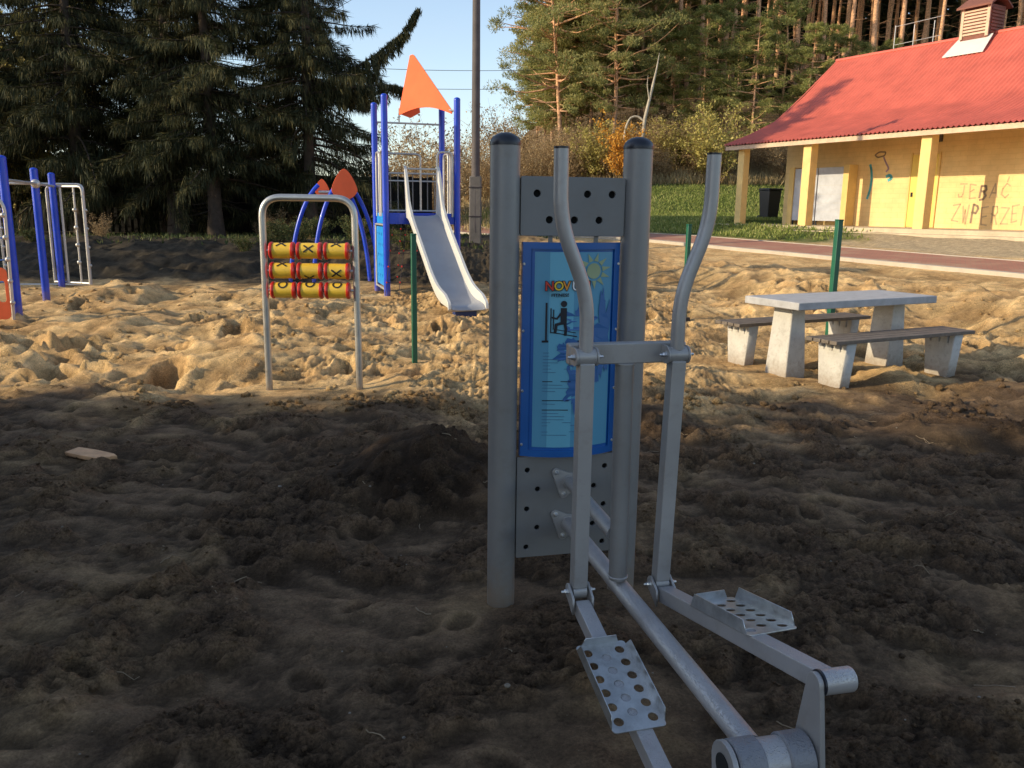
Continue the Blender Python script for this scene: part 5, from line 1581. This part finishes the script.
# ---- pines of the forest on the hill
pines_edge = [make_pine(11, 15, 3.4, 3.3, 78, M_needle_y), make_pine(12, 13, 3.6, 3.0, 66, M_needle_y), make_pine(13, 18, 4.2, 4.0, 140, M_needle_p, .8)]
pines_tall = [make_pine(21, 23, 14.5, 3.2, 60, M_needle_p, .5), make_pine(22, 21, 13.0, 3.0, 55, M_needle_p, -.6), make_pine(23, 25, 15.5, 3.4, 60, M_needle_p, .2)]
usedp = set()
def put_pine(o, x, y, rz, s, label, group):
    place(o, o.name not in usedp, x, y, rz, s, label, 'pine', group, -.1); usedp.add(o.name)
rp = random.Random(12)
def px_x(px, Y): return (px - 512) / 830 * Y * 1.0
GE = 'leafy pines along the forest edge'; GT = 'tall bare trunked pines on the hill'
edge = [(556, 58, 2, 1.0), (584, 60, 0, 1.0), (606, 57, 2, .95), (632, 62, 0, 1.1), (664, 60, 1, .72), (690, 58, 0, .66), (715, 59, 1, .80), (740, 56, 0, .62), (765, 58, 1, .82), (790, 56, 0, .60), (815, 57, 1, .68), (838, 57, 1, .6), (548, 66, 0, 1.05), (576, 67, 2, 1.0), (616, 68, 2, 1.05), (650, 68, 2, .9), (547, 61, 2, .8), (566, 62, 2, .85), (596, 63, 2, .8), (626, 64, 2, .75), (540, 63, 0, .75), (560, 61, 1, .8), (533, 70, 1, .7), (572, 72, 0, .8), (865, 60, 1, .6), (1012, 56, 1, .8), (1040, 58, 0, .8)]
for i, (px, Y, k, s) in enumerate(edge):
    lab = 'bushy sunlit pine with low green branches at the edge of the hill forest' if px > 640 else 'broad dark green pine at the left end of the hill forest'
    if i == 0: lab = 'leftmost tall pine of the hill forest, outlined against the sky'
    put_pine(pines_edge[k], px_x(px, Y), Y, rp.uniform(0, 6.28), s, lab, GE)
cnt = 0
for Y, step, p0, p1 in ((63, 26, 640, 1060), (69, 34, 570, 1065), (76, 30, 560, 1065), (84, 26, 560, 1070), (94, 22, 555, 1075)):
    px = p0 + rp.uniform(0, 8)
    while px < p1:
        y = Y + rp.uniform(-2.5, 2.5)
        put_pine(pines_tall[cnt % 3], px_x(px, y), y, rp.uniform(0, 6.28), rp.uniform(.88, 1.15), 'tall pine with bare reddish trunk standing inside the hill forest', GT)
        cnt += 1
        px += step * rp.uniform(.6, 1.4)

def far_mass():
    """dark depth of the forest behind the last trunks"""
    r = np.random.RandomState(31); n = 60000
    x = r.uniform(4, 92, n); y = r.uniform(100, 118, n)
    z0 = base_h(x, y); z = z0 + r.rand(n) ** 1.5 * 19 - .1
    C = np.stack([x, y, z], 1); dv = rvec(r, n)
    A = dv * r.uniform(.3, .8, n)[:, None]; B = unit(np.cross(dv, rvec(r, n))) * r.uniform(.2, .5, n)[:, None]
    V, F = quads(C, A, B)
    o = raw('forest_depth', V, F, M_needle_s)
    tag(o, 'dark depth of the forest behind the pine trunks', 'forest', kind='stuff')
far_mass()

# ---- shrubs and autumn undergrowth
b_brown = [make_bush(41, 2.6, 1.5, 34, 1500, M_twig, .055), make_bush(42, 3.2, 1.7, 38, 1700, M_twig, .055)]
b_yel = make_bush(43, 4.2, 2.3, 40, 5200, M_leaf_y, .085, low=.1)
b_or = make_bush(44, 4.2, 1.2, 22, 3600, M_leaf_o, .085)
b_gr = make_bush(45, 1.8, 1.3, 24, 2600, M_leaf_g, .06)
usedb = set()
def put_bush(o, x, y, rz, s, label, group=None):
    place(o, o.name not in usedb, x, y, rz, s, label, 'shrub', group, -.05); usedb.add(o.name)
put_bush(b_yel, px_x(705, 51), 51, 1, 1.05, 'large yellow green bush on the slope behind the right trainer handle')
put_bush(b_yel, px_x(592, 52), 52, 2, .85, 'smaller yellow green bush under the pines left of the orange tree')
put_bush(b_yel, px_x(668, 54), 54, 3, .8, 'yellow green bush under the pines right of the orange tree')
put_bush(b_or, px_x(617, 50.5), 50.5, 0, 1.0, 'slim bush of bright orange autumn leaves below the bare dead tree')
put_bush(b_or, px_x(1003, 44), 44, 0, .8, 'orange leaved bush rising behind the pavilion roof beside the turret')
GB = 'brown leafless shrubs on the slope'
for i in range(130):
    px = rp.uniform(520, 800); Y = rp.uniform(51.5, 59) if i % 4 else rp.uniform(56, 66)
    put_bush(b_brown[i % 2], px_x(px, Y), Y, rp.uniform(0, 6), rp.uniform(.6, 1.05), 'brown leafless shrub in the thicket below the hill forest', GB)
for i in range(14):
    put_bush(b_gr, px_x(rp.uniform(785, 1030), 46), rp.uniform(44, 50), rp.uniform(0, 6), rp.uniform(.9, 1.5), 'dull green shrub on the slope behind the pavilion', 'green shrubs behind the pavilion')
for i in range(26):
    put_bush(b_brown[i % 2] if i % 3 else b_yel, px_x(rp.uniform(566, 690), 62), rp.uniform(59, 65), rp.uniform(0, 6), rp.uniform(.7, 1.15) if i % 3 else rp.uniform(.4, .6), 'brown leafless shrub in the thicket below the hill forest' if i % 3 else 'low yellowing shrub between the pine trunks on the hill', GB if i % 3 else 'yellowing shrubs among the pine trunks')
GM = 'tan shrubs beyond the play tower'
for i, (px, Y, s) in enumerate(((398, 46, 1.5), (418, 48, 1.6), (437, 46, 1.35), (446, 50, 1.2), (404, 52, 1.8), (425, 53, 1.9), (382, 50, 1.5), (468, 58, 1.0), (482, 60, 1.1), (497, 57, 1.1), (512, 60, 1.2), (522, 55, 1.0), (455, 62, 1.1), (490, 66, 1.5), (515, 68, 1.8), (460, 70, 1.6), (475, 75, 1.7), (503, 78, 1.9))):
    put_bush(b_brown[i % 2], px_x(px, Y), Y, rp.uniform(0, 6), s, 'tan leafless shrub beyond the play tower and utility pole', GM)
put_bush(b_yel, -18.8, 30.5, 0, 2.0, 'thin tree with sparse yellow leaves at the left edge of the photo')
GL = 'weeds on the dark bank'
for i in range(26):
    x = rp.uniform(-12, -1.5); y = rp.uniform(18.5, 30)
    put_bush(b_gr if i % 6 else b_brown[0], x, y, rp.uniform(0, 6), rp.uniform(.2, .45), 'low weedy shrub on the dark bank below the spruces', GL)
# dead forked tree
def dead_tree():
    x, y = px_x(633, 50), 50.0
    z = float(base_h(np.array([x]), np.array([y]))[0])
    T = thing('dead_tree', 'bare pale forked dead tree in front of the dark pines', 'dead tree', (x, y, z)); T.scale = (.74, .74, .80)
    MB().tube([(-.1, 0, -.3), (0, 0, 2.5), (.25, 0, 5.0), (.75, .1, 7.2), (1.0, .1, 8.4), (1.15, .1, 9.4)], [.16, .15, .13, .10, .06, .02], 10).build('trunk', M_deadwood, T)
    MB().tube(fillet([(.2, 0, 4.7), (-.3, .1, 5.1), (-.9, .1, 5.0), (-1.25, 0, 4.3), (-1.35, 0, 3.4)], .4, 5), .075, 8).build('limb', M_deadwood, T)
    MB().tube([(.5, 0, 6.2), (.3, 0, 7.2), (.35, .1, 7.9)], [.05, .035, .012], 6).build('limb', M_deadwood, T)
dead_tree()
# far hedge of trees on the left horizon
def far_trees():
    r = np.random.RandomState(8); n = 16000
    x = r.uniform(-70, 8, n); y = r.uniform(110, 150, n)
    top = 3.0 + 2.2 * fbm(x * .12, y * .05, 3) + 1.2
    z = .4 + r.rand(n) * np.maximum(.5, top)
    dv = rvec(r, n); A = dv * r.uniform(.2, .5, n)[:, None]; B = unit(np.cross(dv, rvec(r, n))) * r.uniform(.12, .3, n)[:, None]
    V, F = quads(np.stack([x, y, z], 1), A, B)
    tag(raw('far_thicket', V, F, M_twig), 'distant autumn thicket along the horizon behind the utility pole', 'thicket', kind='stuff')
far_trees()

# ---- grass
def blades(n, xr, yr, h, mtl, name, label, cond, seed):
    r = np.random.RandomState(seed)
    x = r.uniform(*xr, n); y = r.uniform(*yr, n)
    k = cond(x, y, r); x = x[k]; y = y[k]; n = len(x)
    z = base_h(x, y) + .01
    hh = h * r.uniform(.4, 1.2, n)
    d = unit(np.stack([r.normal(0, .35, n), r.normal(0, .35, n), np.ones(n)], 1))
    A = d * (hh / 2)[:, None]; B = unit(np.cross(d, rvec(r, n))) * r.uniform(.012, .03, n)[:, None]
    V, F = quads(np.stack([x, y, z], 1) + A * .8, A, B)
    tag(raw(name, V, F, mtl), label, 'grass', kind='stuff')
def cond_meadow(x, y, r):
    u, v = uv_(x, y)
    return (u > 19.3) & ~((u > 21.6) & (v < 25.2) & (u < 36)) & (v + 4 * fbm(x * .9, y * .9, 3) > 18.0 + 3 * r.rand(len(x))) | ((y > 36) & (u > 19.2) & (v > 26))
blades(120000, (-2, 22), (24, 53), .15, M_grass, 'meadow_grass', 'green meadow grass on the slope between the trainer posts and the pavilion', cond_meadow, 1)
blades(7000, (-14, 2), (20, 38), .14, M_leaf_g, 'bank_grass', 'rough grass on the shaded bank behind the play tower', lambda x, y, r: r.rand(len(x)) < .35 + .65 * (fbm(x * .6, y * .6, 3) > 0), 2)
blades(60000, (-2, 26), (50.5, 62), .75, M_drygrass, 'dry_grass', 'tall dry grass at the foot of the hill forest', lambda x, y, r: (x - 1) / y > .005 + .0 * x, 3)
blades(30000, (-24, 6), (42, 80), .5, M_drygrass, 'field_grass', 'dry field grass behind the utility pole', lambda x, y, r: x < .03 * y + 1, 4)

# ------------------------------------------------------------------ camera, sun, sky
cam = bpy.data.cameras.new('camera'); co = bpy.data.objects.new('camera', cam); COL.objects.link(co)
co.location = (0, 0, 1.6)
co.rotation_euler = (Matrix.Rotation(math.radians(90 - 11.8), 3, 'X') @ Matrix.Rotation(math.radians(.75), 3, 'Z')).to_euler()
cam.sensor_width = 36; cam.lens = 830 * 36 / 1024; cam.clip_start = .05; cam.clip_end = 6000
sc.camera = co
EL, AZ = math.radians(21), math.radians(15)
d = Vector((math.cos(EL) * math.cos(AZ), math.cos(EL) * math.sin(AZ), -math.sin(EL)))
sl = bpy.data.lights.new('sun', 'SUN'); sl.energy = 5.0; sl.angle = math.radians(.5); sl.color = (1.0, .83, .55)
so = bpy.data.objects.new('sun', sl); COL.objects.link(so); so.rotation_euler = d.to_track_quat('-Z', 'Y').to_euler(); so.location = (-20, -5, 15)
w = bpy.data.worlds.new('World'); sc.world = w; w.use_nodes = True
nt = w.node_tree; bg = nt.nodes['Background']
sky = nt.nodes.new('ShaderNodeTexSky'); sky.sky_type = 'NISHITA'; sky.sun_disc = False
sky.sun_elevation = EL; sky.sun_rotation = math.atan2(-d.x, -d.y); sky.air_density = 1.0; sky.dust_density = .7; sky.ozone_density = 1.6; sky.altitude = 100
L = nt.links
hs = N(nt, 'ShaderNodeHueSaturation'); hs.inputs['Saturation'].default_value = .86; hs.inputs['Value'].default_value = 1.6
L.new(sky.outputs[0], hs.inputs['Color'])
tc = N(nt, 'ShaderNodeTexCoord'); mp = N(nt, 'ShaderNodeMapping'); mp.inputs['Scale'].default_value = (1.0, 1.0, 5.0); L.new(tc.outputs['Generated'], mp.inputs['Vector'])
no = N(nt, 'ShaderNodeTexNoise', Scale=2.2, Detail=8.0, Roughness=.6); L.new(mp.outputs[0], no.inputs['Vector'])
mr = N(nt, 'ShaderNodeMapRange'); mr.inputs['From Min'].default_value = .45; mr.inputs['From Max'].default_value = .75; mr.inputs['To Max'].default_value = .28; L.new(no.outputs['Fac'], mr.inputs['Value'])
sx = N(nt, 'ShaderNodeSeparateXYZ'); L.new(tc.outputs['Generated'], sx.inputs[0])
lo = N(nt, 'ShaderNodeMapRange'); lo.inputs['From Min'].default_value = .30; lo.inputs['From Max'].default_value = .02; L.new(sx.outputs['Z'], lo.inputs['Value'])
mu = N(nt, 'ShaderNodeMath', operation='MULTIPLY'); L.new(mr.outputs[0], mu.inputs[0]); L.new(lo.outputs[0], mu.inputs[1])
mx = N(nt, 'ShaderNodeMix', data_type='RGBA'); L.new(mu.outputs[0], mx.inputs['Factor']); L.new(hs.outputs[0], mx.inputs['A']); mx.inputs['B'].default_value = (5.2, 4.9, 5.0, 1)
L.new(mx.outputs['Result'], bg.inputs['Color']); bg.inputs['Strength'].default_value = .15
sc.view_settings.view_transform = 'Standard'; sc.view_settings.look = 'None'; sc.view_settings.exposure = 0
